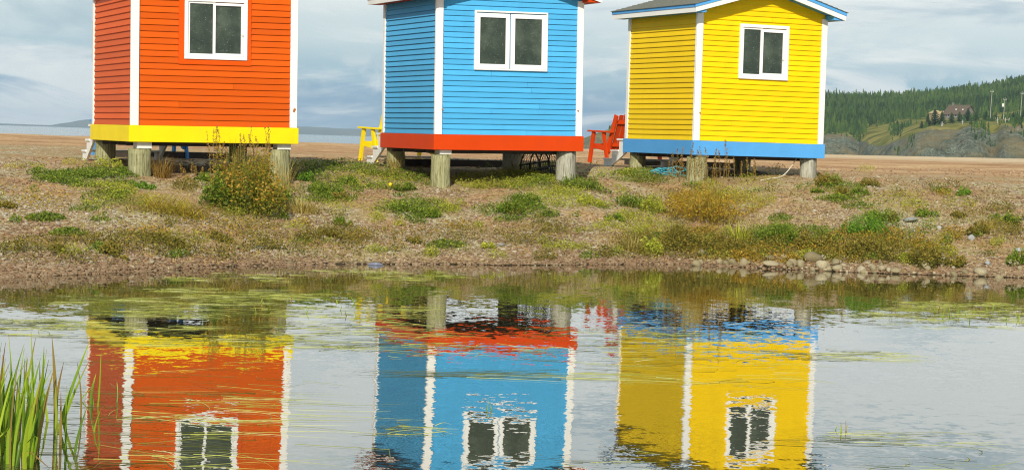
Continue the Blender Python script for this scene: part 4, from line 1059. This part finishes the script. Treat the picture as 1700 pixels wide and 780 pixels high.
def plant(kind, px, py, wpx, hpx, mat, label, cat='weed', n=None, name='weed', leaf=None, group=None, lean=None):
    hpx = hpx * (1.22 if kind == 'leafy' and hpx < 50 else 1.0)
    PSEED[0] += 1; rng = np.random.default_rng(500 + PSEED[0])
    P = ground_pt(px, py); s = P[1] / F_PX; R, H = wpx * s / 2, hpx * s
    e = empty(name, tuple(P)); D = R * .8
    tz = lambda x, y: terrain(P[0] + x, P[1] + y) - P[2]
    if kind == 'leafy':
        n = n or int(260 + wpx * hpx * .6); sub = 6 + int(wpx / 9)
        cx = rng.uniform(-1, 1, sub) * R * .75; cy = rng.uniform(-1, 1, sub) * D * .75; hh = H * rng.uniform(.55, 1.0, sub) * (1 - .45 * (np.hypot(cx / R, cy / D)) ** 2)
        w = rng.integers(0, sub, n); rr = R * .36 * rng.random(n) ** .5; th = rng.uniform(0, 6.28, n)
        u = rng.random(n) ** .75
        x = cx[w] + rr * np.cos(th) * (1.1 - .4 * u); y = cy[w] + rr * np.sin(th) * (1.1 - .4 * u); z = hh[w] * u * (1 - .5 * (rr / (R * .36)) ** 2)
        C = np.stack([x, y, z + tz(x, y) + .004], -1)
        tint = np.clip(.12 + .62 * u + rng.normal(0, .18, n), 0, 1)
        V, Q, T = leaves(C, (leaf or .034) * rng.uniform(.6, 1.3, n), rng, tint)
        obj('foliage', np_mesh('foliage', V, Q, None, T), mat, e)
        k = max(8, n // 25); b = np.stack([cx[w[:k]] * .6, cy[w[:k]] * .6, tz(cx[w[:k]] * .6, cy[w[:k]] * .6)], -1)
        V, Q, T = ribbons(b, rng.uniform(0, 6.28, k), H * rng.uniform(.5, .95, k), np.full(k, .006), rng.uniform(0, .5, k), rng.uniform(0, .4, k), 3, rng, rng.uniform(.1, .6, k), 1.0)
        obj('stem', np_mesh('stem', V, Q, None, T), mat, e)
    elif kind == 'tuft':
        n = n or int(60 + wpx * 2.2)
        th = rng.uniform(0, 6.28, n); rr = R * .55 * rng.random(n) ** .5
        b = np.stack([rr * np.cos(th), rr * np.sin(th), tz(rr * np.cos(th), rr * np.sin(th)) - .005], -1)
        V, Q, T = ribbons(b, th + rng.normal(0, .5, n), H * rng.uniform(.6, 1.25, n), np.full(n, leaf or .008), rng.uniform(.05, .55, n) if lean is None else rng.uniform(lean[0], lean[1], n), rng.uniform(.1, 1.0, n), 4, rng, rng.random(n), .6)
        obj('blades', np_mesh('blades', V, Q, None, T), mat, e)
    elif kind == 'flop':                                      # long grass combed over to one side
        n = n or 260
        x = rng.uniform(-1, 1, n) * R * .75; y = rng.uniform(-1, 1, n) * D * .5
        b = np.stack([x, y, tz(x, y) - .005], -1)
        V, Q, T = ribbons(b, np.where(rng.random(n) < .6, rng.normal(3.0, .5, n), rng.normal(-.1, .5, n)), R * rng.uniform(.35, .8, n), np.full(n, .008), rng.uniform(.25, .7, n), rng.uniform(.6, 1.3, n), 6, rng, rng.random(n), .7)
        V[:, 2] = np.maximum(V[:, 2], tz(V[:, 0], V[:, 1]) + .006)
        obj('blades', np_mesh('blades', V, Q, None, T), mat, e)
    return tag(e, label, cat, group), P, R, H, rng
def seed_stalks(px0, px1, base_py, top_py, n, mat, e, rng, P, width=.028):
    """upright flower stalks set with small dry seeds, each its own part of the plant"""
    for k in range(n):
        px = px0 + (px1 - px0) * (k + rng.uniform(.1, .9)) / n
        B = ground_pt(px, base_py + rng.uniform(-8, 4)) - P
        hgt = (base_py - top_py) * P[1] / F_PX * rng.uniform(.62, 1.02)
        lx, ly = rng.normal(0, .06) * hgt, rng.normal(0, .06) * hgt
        pts = [(B[0] + lx * u * u, B[1] + ly * u * u, B[2] + hgt * u) for u in np.linspace(0, 1, 5)]
        m = MB().tube(pts, [.0045, .004, .0035, .003, .0015], 4); me = m.mesh('seed_stalk')
        vs = np.array(m.v); b0 = len(vs)
        q = []; 
        nn = 110; u = .42 + .58 * rng.random(nn)
        env = width * (np.sin((u - .42) / .58 * math.pi) ** .7 + .25) * (1 + .35 * np.sin(u * 40 + k))
        th = rng.uniform(0, 6.28, nn); rr = env * rng.random(nn) ** .6
        C = np.stack([B[0] + lx * u * u + rr * np.cos(th), B[1] + ly * u * u + rr * np.sin(th), B[2] + hgt * u], -1)
        V, Q, T = leaves(C, .021 * rng.uniform(.6, 1.4, nn), rng, rng.random(nn), 1.0, .6)
        fq = [f for f in m.f if len(f) == 4]
        allq = np.concatenate([np.array(fq), Q + b0]); allv = np.concatenate([vs, V]); tt = np.concatenate([np.full(b0, .35 + .3 * rng.random()), T])
        bpy.data.meshes.remove(me)
        obj('seed_stalk', np_mesh('seed_stalk', allv, allq, None, tt), mat, e)

# the big dock bush in front of the orange hut
e, P, R, H, rng = plant('leafy', 408, 352, 138, 138, 'leaf_rust', 'big rusty dock bush with tall brown seed stalks before the orange hut', 'bush', 5200, 'dock_bush', .045)
seed_stalks(348, 450, 330, 206, 30, 'seed_brown', e, rng, P, .03)
plant('leafy', 366, 345, 76, 84, 'leaf_green', 'green leafy weed growing into the left side of the dock bush', 'weed', 1700, leaf=.045)
plant('leafy', 463, 338, 60, 40, 'leaf_green', 'green leafy weed at the right foot of the dock bush', 'weed', 600, leaf=.04)
e, P, R, H, rng = plant('tuft', 474, 326, 34, 66, 'dry_grass', 'tall pale dry grass standing against the right post of the orange hut', 'grass', 60, 'grass_clump', .006, lean=(-.05, .2))
plant('flop', 292, 356, 128, 30, 'gold_grass', 'golden long grass lying combed over left of the dock bush', 'grass', 420, 'grass_clump')
plant('flop', 240, 352, 90, 14, 'dry_grass', 'thin yellow grass lying flat at the left of the golden clump', 'grass', 110, 'grass_clump')
plant('tuft', 268, 295, 50, 34, 'seed_brown', 'brown dry sedge under the orange hut beside its front post', 'sedge', 190, 'sedge_clump', .006)
plant('leafy', 180, 280, 56, 22, 'leaf_lime', 'ferny yellow green weed before the back left post of the orange hut', 'weed', 420, leaf=.04)
plant('leafy', 168, 296, 74, 20, 'leaf_green', 'low green weed spreading left of the front orange hut post', 'weed', 520)
W_ = [('leafy', 345, 300, 40, 16, 'leaf_green', 'small green weed in the shade under the yellow skirt'),
      ('leafy', 238, 312, 44, 10, 'leaf_bright', 'low bright green weed at the foot of the front orange hut post'),
      ('leafy', 540, 322, 68, 22, 'leaf_green', 'green weed halfway between the orange and the blue hut'),
      ('leafy', 512, 300, 40, 18, 'leaf_bright', 'bright green weed right of the orange hut'),
      ('leafy', 578, 306, 44, 18, 'leaf_green', 'green weed left of the yellow float'),
      ('leafy', 668, 316, 46, 18, 'leaf_green', 'green weed beside the small yellow float'),
      ('leafy', 565, 330, 34, 14, 'leaf_olive', 'olive weed below the gap between orange and blue huts'),
      ('leafy', 680, 350, 92, 18, 'leaf_green', 'wide low green weed below the front blue hut post'),
      ('leafy', 716, 361, 32, 17, 'leaf_green', 'small dark green weed right under the front blue hut post'),
      ('leafy', 570, 375, 32, 17, 'leaf_green', 'lone small green weed on bare gravel at mid bank'),
      ('leafy', 549, 393, 46, 18, 'leaf_olive', 'olive weed on the bank left of centre'),
      ('leafy', 851, 354, 56, 30, 'leaf_green', 'thick green weed in the middle of the bank before the blue hut'),
      ('leafy', 872, 338, 50, 24, 'leaf_green', 'green weed just behind the thick one before the blue hut'),
      ('leafy', 972, 313, 84, 24, 'leaf_green', 'broad green weed at the foot of the right blue hut post'),
      ('leafy', 1050, 343, 60, 22, 'leaf_green', 'green weed left of the rusty bush'),
      ('leafy', 1022, 365, 38, 12, 'leaf_green', 'small dark weed low between blue and yellow hut'),
      ('leafy', 1085, 352, 50, 26, 'leaf_lime', 'yellowish weed touching the left of the rusty bush'),
      ('leafy', 1372, 308, 66, 20, 'leaf_olive', 'reddish olive weed at the foot of the right yellow hut post'),
      ('leafy', 1382, 306, 34, 20, 'leaf_bright', 'bright green weed beside the right yellow hut post'),
      ('leafy', 1440, 309, 42, 15, 'leaf_olive', 'olive weed a step right of the yellow hut'),
      ('leafy', 1425, 322, 34, 14, 'leaf_green', 'small green weed below right of the yellow hut'),
      ('leafy', 1394, 324, 28, 14, 'leaf_olive', 'small olive weed below the right yellow hut corner'),
      ('leafy', 1358, 320, 24, 9, 'leaf_green', 'tiny green weed below the right yellow hut post'),
      ('leafy', 1600, 324, 32, 14, 'leaf_bright', 'lone bright green weed on the open beach at right'),
      ('leafy', 1436, 392, 84, 40, 'leaf_bright', 'biggest bright green weed on the right of the bank'),
      ('leafy', 1462, 366, 54, 24, 'leaf_green', 'green weed just behind the biggest bright one'),
      ('leafy', 1540, 358, 48, 14, 'leaf_green', 'green weed above the pale slate slab'),
      ('leafy', 1592, 360, 34, 12, 'leaf_olive', 'small olive weed right of the slate slab'),
      ('leafy', 1668, 370, 56, 20, 'leaf_green', 'green weed near the right edge of the bank'),
      ('leafy', 1622, 390, 40, 22, 'leaf_olive', 'olive weed above the blue grey slate'),
      ('leafy', 1690, 440, 40, 30, 'leaf_green', 'green weed at the far right edge near the water'),
      ('leafy', 1537, 442, 70, 40, 'leaf_olive', 'bushy olive weed at the right end of the shore scrub'),
      ('leafy', 1585, 442, 40, 24, 'leaf_olive', 'smaller olive weed beyond the right end of the shore scrub'),
      ('leafy', 1130, 412, 80, 46, 'leaf_olive', 'bushy olive weed below the rusty bush'),
      ('leafy', 1290, 405, 90, 40, 'leaf_green', 'green weed between iris clump and dock stalk'),
      ('leafy', 1350, 412, 70, 34, 'leaf_olive', 'olive weed above the largest pond edge stone'),
      ('leafy', 1205, 418, 70, 34, 'leaf_olive', 'olive weed under the iris clump'),
      ('leafy', 1440, 424, 84, 34, 'leaf_olive', 'olive weed under the biggest bright weed'),
      ('leafy', 1085, 420, 60, 28, 'leaf_lime', 'yellow green weed at the left end of the shore scrub'),
      ('leafy', 190, 424, 58, 22, 'leaf_olive', 'olive weed low on the left bank near the water'),
      ('leafy', 268, 402, 80, 18, 'leaf_olive', 'thin olive weed across the left bank below the golden grass'),
      ('leafy', 368, 400, 52, 16, 'leaf_olive', 'small olive weed below the dock bush'),
      ('leafy', 690, 402, 34, 10, 'leaf_olive', 'tiny olive weed low on the bank below the blue hut'),
      ('leafy', 96, 416, 36, 12, 'leaf_olive', 'tiny olive weed on the far left bank'),
      ('leafy', 8, 345, 40, 14, 'leaf_olive', 'small weed at the left edge of the bank'),
      ('leafy', 812, 412, 26, 12, 'leaf_lime', 'small yellow green weed at the bank foot below the blue hut'),
      ('leafy', 985, 340, 60, 18, 'leaf_lime', 'yellow green weed low before the right blue hut post'),
      ('tuft', 1226, 403, 50, 36, 'leaf_lime', 'clump of bright iris blades in the shore scrub'),
      ('tuft', 1050, 418, 50, 26, 'dry_grass', 'dry grass tuft at the pond edge left of the scrub'),
      ('tuft', 1165, 356, 90, 26, 'dry_grass', 'dry grass tuft in the skirts of the rusty bush'),
      ('tuft', 500, 352, 110, 20, 'dry_grass', 'sparse dry grass right of the dock bush'),
      ('tuft', 1640, 378, 60, 18, 'dry_grass', 'dry grass tuft on the right bank'),
      ('tuft', 655, 283, 36, 30, 'dry_grass', 'wispy dry grass against the back left post of the blue hut')]
for a in W_:
    big = {'clump of bright iris blades in the shore scrub': dict(n=70, leaf=.02, name='iris_clump', cat='iris')}.get(a[6], {})
    if a[0] == 'tuft' and not big: big = dict(cat='grass', name='grass_tuft')
    plant(*a, **big)
e, P, R, H, rng = plant('leafy', 1168, 366, 140, 74, 'leaf_amber', 'rusty orange bush with dry seed stalks before the yellow hut', 'bush', 3000, 'rusty_bush', .034)
seed_stalks(1108, 1206, 330, 226, 20, 'seed_brown', e, rng, P, .026)
for k, (x0, x1, b, t, n, lab) in enumerate([(1205, 1262, 304, 258, 6, 'dry seed stalks standing in the shade under the yellow hut'), (1392, 1402, 432, 366, 2, 'dark red brown dock stalk standing alone in the shore scrub'), (296, 336, 300, 272, 5, 'short seed stalks in the dark under the orange hut')]):
    P = ground_pt((x0 + x1) / 2, b); e = empty('dock_stalks', tuple(P)); seed_stalks(x0, x1, b, t, n, 'seed_brown', e, np.random.default_rng(90 + k), P, .03 if k == 1 else .02); tag(e, lab, 'dock')

def cover(name, patches, mat, per, label, seed, kind='leaf', hmax=.07, size=.02):
    """ground cover nobody could count: low leaves or blades over the patches"""
    rng = np.random.default_rng(seed); PX, PY, HH = [], [], []
    for (x, y, rx, ry, dens) in patches:
        n = int(per * rx * ry * .085 * dens); t = rng.uniform(0, 6.28, n); r = rng.random(n) ** .62
        PX.append(x + rx * r * np.cos(t)); PY.append(y + ry * r * np.sin(t)); HH.append((1 - .6 * r) * np.ones(n))
    PX, PY, HH = map(np.concatenate, (PX, PY, HH)); P = on_ground(PX, PY)
    ok = (P[:, 1] - edge(P[:, 0]) > .12) & (P[:, 1] < 50)
    ok &= rng.random(len(P)) < np.clip(.6 + 2.0 * fbm(P[:, 0] * 2.2, P[:, 1] * 1.6, seed, 3), 0.04, 1)
    P, HH = P[ok], HH[ok]; n = len(P)
    if kind == 'leaf':
        C = P + np.stack([np.zeros(n), np.zeros(n), hmax * HH * rng.random(n)], -1)
        V, Q, T = leaves(C, size * rng.uniform(.6, 1.5, n), rng, rng.beta(2, 2, n))
    else:
        V, Q, T = ribbons(P, rng.uniform(0, 6.28, n), hmax * rng.uniform(.4, 1.2, n), np.full(n, size), rng.uniform(0, .7, n), rng.uniform(0, .9, n), 3, rng, rng.random(n), 1.0); T = T.ravel()
    tag(obj(name, np_mesh(name, V, Q, None, T), mat), label, 'ground cover', kind='stuff')
GREEN = [(150, 296, 84, 16, 1.5), (95, 300, 46, 8, .8), (200, 330, 70, 14, .5), (520, 285, 50, 18, 1.0), (545, 320, 60, 20, .9), (620, 288, 60, 16, 1.3), (690, 300, 50, 12, 1.0), (575, 272, 50, 6, .8), (890, 302, 90, 16, .7),
         (1070, 292, 60, 12, 1.4), (1120, 296, 40, 10, .9), (1380, 312, 60, 10, .8), (1430, 330, 60, 14, .5), (860, 345, 80, 20, .5), (1050, 345, 60, 16, .7), (1480, 375, 80, 24, .5), (1300, 400, 130, 26, .8), (500, 330, 60, 20, .6), (690, 345, 70, 14, .6)]
LIME = [(815, 300, 66, 16, 2.0), (880, 300, 60, 14, 1.6), (960, 325, 90, 22, 1.0), (620, 300, 70, 16, .8), (230, 345, 90, 18, .5), (170, 320, 60, 14, .8), (1200, 330, 90, 26, .7), (1080, 375, 60, 24, .7), (600, 345, 70, 16, .4), (1520, 335, 90, 18, .25), (1250, 300, 80, 6, .5)]
OLIVE = [(1160, 412, 110, 26, .8), (1300, 412, 130, 26, .8), (1450, 416, 120, 24, .8), (1060, 410, 50, 22, 1.0), (200, 415, 120, 26, .5), (400, 410, 120, 26, .5), (480, 425, 120, 16, .5), (560, 395, 60, 20, .4), (90, 420, 110, 24, .3), (1640, 385, 80, 40, .3), (700, 405, 200, 24, .18), (900, 395, 160, 30, .2), (1100, 330, 60, 30, .5), (420, 360, 160, 20, .35), (1480, 330, 200, 30, .16)]
RUSTY = [(1180, 340, 90, 26, 1.3), (1300, 425, 160, 16, .6), (1440, 410, 120, 20, .4), (60, 340, 60, 30, .25), (330, 380, 140, 16, .3)]
_r = random.Random(77)
for _k in range(210):
    _x, _y = _r.uniform(-20, 1720), 432 - 160 * _r.random() ** 1.2
    _p = (_x, _y, _r.uniform(8, 36), _r.uniform(2, 6), _r.uniform(.7, 1.8))
    _r.choice([GREEN, LIME, LIME, OLIVE, OLIVE, RUSTY] if _x > 1050 or _y > 370 else [GREEN, GREEN, LIME, LIME, OLIVE]).append(_p)
for _k in range(70):
    _p = (_r.uniform(1070, 1590), _r.uniform(385, 438), _r.uniform(8, 30), _r.uniform(2, 8), _r.uniform(.8, 2.2))
    _r.choice([GREEN, LIME, OLIVE, RUSTY, RUSTY]).append(_p)
cover('green_ground_cover', GREEN, 'leaf_green', 44, 'low green ground cover creeping over the gravel round the huts', 301, 'leaf', .11, .030)
cover('lime_ground_cover', LIME, 'leaf_lime', 54, 'yellow green flowering ground cover in mats before the blue hut', 302, 'leaf', .15, .022)
cover('olive_scrub', OLIVE, 'leaf_olive', 38, 'low olive scrub along the right of the shore', 303, 'leaf', .20, .028)
cover('rusty_scrub', RUSTY, 'leaf_amber', 34, 'low rusty leaves mixed through the shore scrub', 304, 'leaf', .16, .026)
cover('dry_grass_cover', [(850, 360, 880, 90, .022), (1250, 400, 260, 40, .14), (400, 400, 380, 40, .05), (300, 345, 200, 30, .12), (1150, 345, 120, 40, .2), (560, 300, 160, 30, .12), (1550, 370, 150, 60, .04)], 'dry_grass', 26, 'sparse dry grass blades over the whole bank', 305, 'blade', .10, .005)

# ------------------------------------------------------------------ in the pond: reeds, floating grass
def reeds(name, label, specs, seed, cat='reeds'):
    """specs: (base px, base py, tip px, tip py, width px); every blade is its own part"""
    rng = np.random.default_rng(seed)
    B = at_height(np.array([s[0] for s in specs], float), np.array([s[1] for s in specs], float), 0.0); c = B.mean(0)
    e = empty(name, (c[0], c[1], 0))
    for s, b in zip(specs, B):
        depth = b[1]; sc = depth / F_PX
        tip = at_depth(np.array([s[2]]), np.array([s[3]]), depth + rng.uniform(-.12, .12))[0]
        p0 = Vector((b[0] - c[0], b[1] - c[1], -.12)); p1 = Vector((tip[0] - c[0], tip[1] - c[1], tip[2]))
        kinked = (rng.random() < .13 and len(specs) > 40, rng.choice([-.25, .3])); bend = rng.uniform(-.03, .03); n = 9; V = []; w0 = s[4] * sc / 2; yaw = rng.uniform(-.7, .7)
        for k in range(n + 1):
            u = k / n; q = p0.lerp(p1, min(u, .62) if False else u) + Vector((bend * math.sin(u * math.pi) + (p1.x - p0.x) * .35 * (u * u - u), 0, .0))
            if kinked[0] and u > .6: q = p0.lerp(p1, .6) + Vector((kinked[1] * (u - .6) * 1.0, 0, -(u - .6) * .25))
            w = w0 * (1 - u ** 2.6) * (.75 + .25 * math.sin(u * 2.5)) + .0008
            d = Vector((math.cos(yaw), math.sin(yaw), 0)) * w
            V += [q - d, q + Vector((0, -.25 * w, 0)), q + d]
        Q = []
        for k in range(n):
            a = k * 3; Q += [(a, a + 1, a + 4, a + 3), (a + 1, a + 2, a + 5, a + 4)]
        tone = rng.uniform(.0, .8) if rng.random() < .88 else .95; brown = rng.random() < .65
        tint = np.repeat([tone + (.0 if not brown else max(0, (k / n - .72) / .28) * (1 - tone)) for k in range(n + 1)], 3)
        obj('blade', np_mesh('blade', np.array([tuple(v) for v in V]), np.array(Q), None, np.clip(tint, 0, 1), smooth=True), 'reed', e)
    tag(e, label, cat)
def reed_specs(n, x0, x1, by0, by1, h0, h1, w0, w1, lean, seed):
    r = random.Random(seed); out = []
    for k in range(n):
        x = r.uniform(x0, x1); y = r.uniform(by0, by1); h = r.uniform(h0, h1) * (1 - .25 * max(0, (x - x0) / max(1, x1 - x0)))
        out.append((x, y, x + r.gauss(0, lean) + 10, y - h, r.uniform(w0, w1)))
    return out
reeds('reed_bed', 'dense clump of bright green reeds at the left edge of the pond', reed_specs(105, -70, 62, 712, 778, 95, 225, 3.5, 8, 20, 3), 21)
reeds('reed_clump', 'three thick reed blades crossing just right of the dense reed bed',
      [(92, 716, 86, 556, 8), (88, 712, 153, 556, 6), (98, 706, 106, 600, 6), (96, 700, 148, 598, 5), (84, 700, 68, 618, 6), (80, 690, 66, 602, 4), (90, 722, 92, 640, 5), (100, 740, 101, 650, 5), (110, 752, 110, 640, 5), (122, 752, 146, 672, 5), (132, 690, 128, 600, 3), (118, 664, 156, 640, 3)], 22)
reeds('reed_sprig', 'few thin green blades right of the crossing reeds', [(156, 672, 160, 618, 5), (158, 672, 152, 640, 4), (160, 674, 168, 580, 2.5), (164, 720, 167, 680, 3), (184, 668, 194, 632, 2.5)], 23)
reeds('water_sprig', 'tiny green sprig standing alone in open water at right', [(1398, 715, 1396, 700, 4), (1399, 716, 1404, 698, 3), (1401, 715, 1408, 704, 3), (1396, 715, 1391, 703, 3)], 24, 'sprig')
reeds('water_sprig', 'tiny sprig poking through the reflected blue wall', [(812, 678, 811, 664, 3), (814, 678, 813, 668, 4)], 25, 'sprig')
def sprigs(px0, px1, py0, py1, n, seed, label):
    r = random.Random(seed); reeds('water_sprigs', label, [(x, y, x + r.gauss(0, 6), y - r.uniform(5, 14), r.uniform(2, 3.5)) for x, y in [(r.uniform(px0, px1), r.uniform(py0, py1)) for _ in range(n)]], seed, 'sprigs')
sprigs(1540, 1700, 512, 532, 26, 31, 'scattered short sprigs in the green weed patch at the right of the pond')
sprigs(420, 600, 500, 528, 14, 32, 'short sprigs at the right end of the grass mat under the orange hut')
def floating(name, label, px0, px1, py0, py1, n, l0, l1, seed, wmm=(4, 9), ang=.25, kink=.5, shape='box', clumps=0):
    """long grass strands lying on the water"""
    rng = np.random.default_rng(seed)
    if shape == 'box': px = rng.uniform(px0, px1, n); py = rng.uniform(py0, py1, n)
    else:
        t = rng.uniform(0, 6.28, n); r = rng.random(n) ** .6; px = (px0 + px1) / 2 + (px1 - px0) / 2 * r * np.cos(t); py = (py0 + py1) / 2 + (py1 - py0) / 2 * r * np.sin(t)
    if clumps:
        k = rng.integers(0, clumps, n); px = px[k] + rng.normal(0, 22, n); py = py[k] + rng.normal(0, 1.0, n)
    B = at_height(px, py, 0.0)
    ok = B[:, 1] < edge(B[:, 0]) - .05; B = B[ok]; n = len(B)
    seg = 7; L_ = rng.uniform(l0, l1, n); a = rng.normal(0, ang, n) + np.where(rng.random(n) < .5, 0, math.pi)
    k = np.linspace(0, 1, seg + 1)[None]; cur = rng.normal(0, kink, n)[:, None]
    th = a[:, None] + cur * k + np.where((k > .6) & (rng.random(n)[:, None] < .25), rng.normal(0, 1.0, n)[:, None], 0)
    dx = np.cumsum(np.cos(th) * L_[:, None] / seg, 1); dy = np.cumsum(np.sin(th) * L_[:, None] / seg, 1)
    z = .004 + .0015 * rng.random(n)[:, None] + np.maximum(0, rng.normal(-.006, .010, n))[:, None] * np.sin(k * math.pi)
    C = np.stack([B[:, 0:1] + dx, B[:, 1:2] + dy, np.broadcast_to(z, dx.shape)], -1)
    w = (rng.uniform(wmm[0], wmm[1], n) / 1000)[:, None] * (1 - .8 * k ** 2) * .5
    tx, ty = -np.sin(th), np.cos(th); side = np.stack([tx * w, ty * w, .35 * w], -1)
    V = np.stack([C - side, C + side], 2).reshape(-1, 3); V[:, 2] = np.maximum(V[:, 2], .0025)
    m = (seg + 1) * 2; o = (np.arange(n) * m)[:, None]; j = np.arange(seg)[None] * 2
    q = np.stack([o + j, o + j + 1, o + j + 3, o + j + 2], -1).reshape(-1, 4)
    t = np.repeat(rng.random(n), m)
    tag(obj(name, np_mesh(name, V, q, None, t), 'pond_grass'), label, 'floating grass', kind='stuff')
FG = 'floating_grass'
floating(FG, 'wide mat of floating grass under the orange hut, towards the far bank', 40, 560, 478, 530, 560, .15, .6, 41, (3.5, 7), .3, .6, 'oval', 60)
floating(FG, 'thin film of floating grass close to the far bank below the orange hut', 180, 760, 447, 466, 200, .1, .35, 42, (5, 10), .25, .4, 'box', 26)
floating(FG, 'floating grass strands at the left edge behind the reeds', -40, 150, 530, 562, 170, .2, .5, 43, (4, 7), .3, .5, 'box', 20)
floating(FG, 'floating grass over the reflected yellow skirt', 140, 500, 535, 578, 170, .2, .6, 44, (4, 7), .3, .5, 'box', 24)
floating(FG, 'floating grass between the reflections of orange and blue huts', 480, 700, 508, 580, 170, .2, .6, 45, (4, 9), .35)
floating(FG, 'long pale grass strands tangled in the lower left of the pond', 120, 470, 650, 790, 135, .25, .95, 46, (3.5, 7), .38, .45)
floating(FG, 'sparse strands crossing the reflected orange wall', 130, 500, 600, 660, 26, .3, .8, 47, (3, 6), .3)
floating(FG, 'tufts of strands over the reflected red skirt', 620, 930, 568, 592, 46, .12, .45, 48, (4, 8), .6, .9)
floating(FG, 'long thin raft of strands across the reflected blue wall', 740, 960, 617, 629, 60, .3, .8, 49, (3, 6), .08, .15)
floating(FG, 'knot of strands over the reflected left blue wall', 630, 720, 704, 724, 26, .1, .3, 50, (4, 7), .6, 1.0)
floating(FG, 'sparse strands between the reflections of blue and yellow huts', 920, 1300, 545, 640, 130, .2, .7, 51, (3.5, 7), .25)
floating(FG, 'knot of strands at the corner of the reflected yellow hut', 1040, 1180, 552, 572, 60, .12, .4, 52, (4, 8), .6, .9)
floating(FG, 'green patch of weed on the water at the right', 1400, 1730, 500, 545, 520, .1, .35, 53, (4, 8), .3, .4, 'oval', 48)
floating(FG, 'thin streak of weed right of the reflected yellow hut', 1330, 1480, 584, 600, 60, .15, .5, 54, (4, 8), .15)
floating(FG, 'long streak of strands low on the right of the pond', 1340, 1580, 716, 742, 40, .15, .5, 55, (3, 6), .15)
floating(FG, 'few strands at the bottom right of the pond', 1480, 1640, 752, 790, 22, .1, .4, 56, (3, 6), .5, .9)
floating(FG, 'few strands at the bottom of the pond under the blue reflection', 900, 1060, 745, 790, 18, .1, .35, 57, (3, 6), .6, .9)

# ------------------------------------------------------------------ sea air
def haze():
    m = bpy.data.materials.new('haze'); m.use_nodes = True; nt = m.node_tree; nt.nodes.clear()
    out = nt.nodes.new('ShaderNodeOutputMaterial'); v = nt.nodes.new('ShaderNodeVolumePrincipled')
    v.inputs['Color'].default_value = (0.66, 0.83, 1.0, 1); v.inputs['Density'].default_value = 0.00010; v.inputs['Anisotropy'].default_value = 0.0
    nt.links.new(v.outputs[0], out.inputs['Volume']); MATS['haze'] = m
    o = MB().box((-5200, -64, -9.5), (5200, 9600, 75)).build('haze', 'haze'); tag(o, 'pale sea haze over the bay', 'haze', kind='stuff')
HAZE = True
if HAZE: haze()
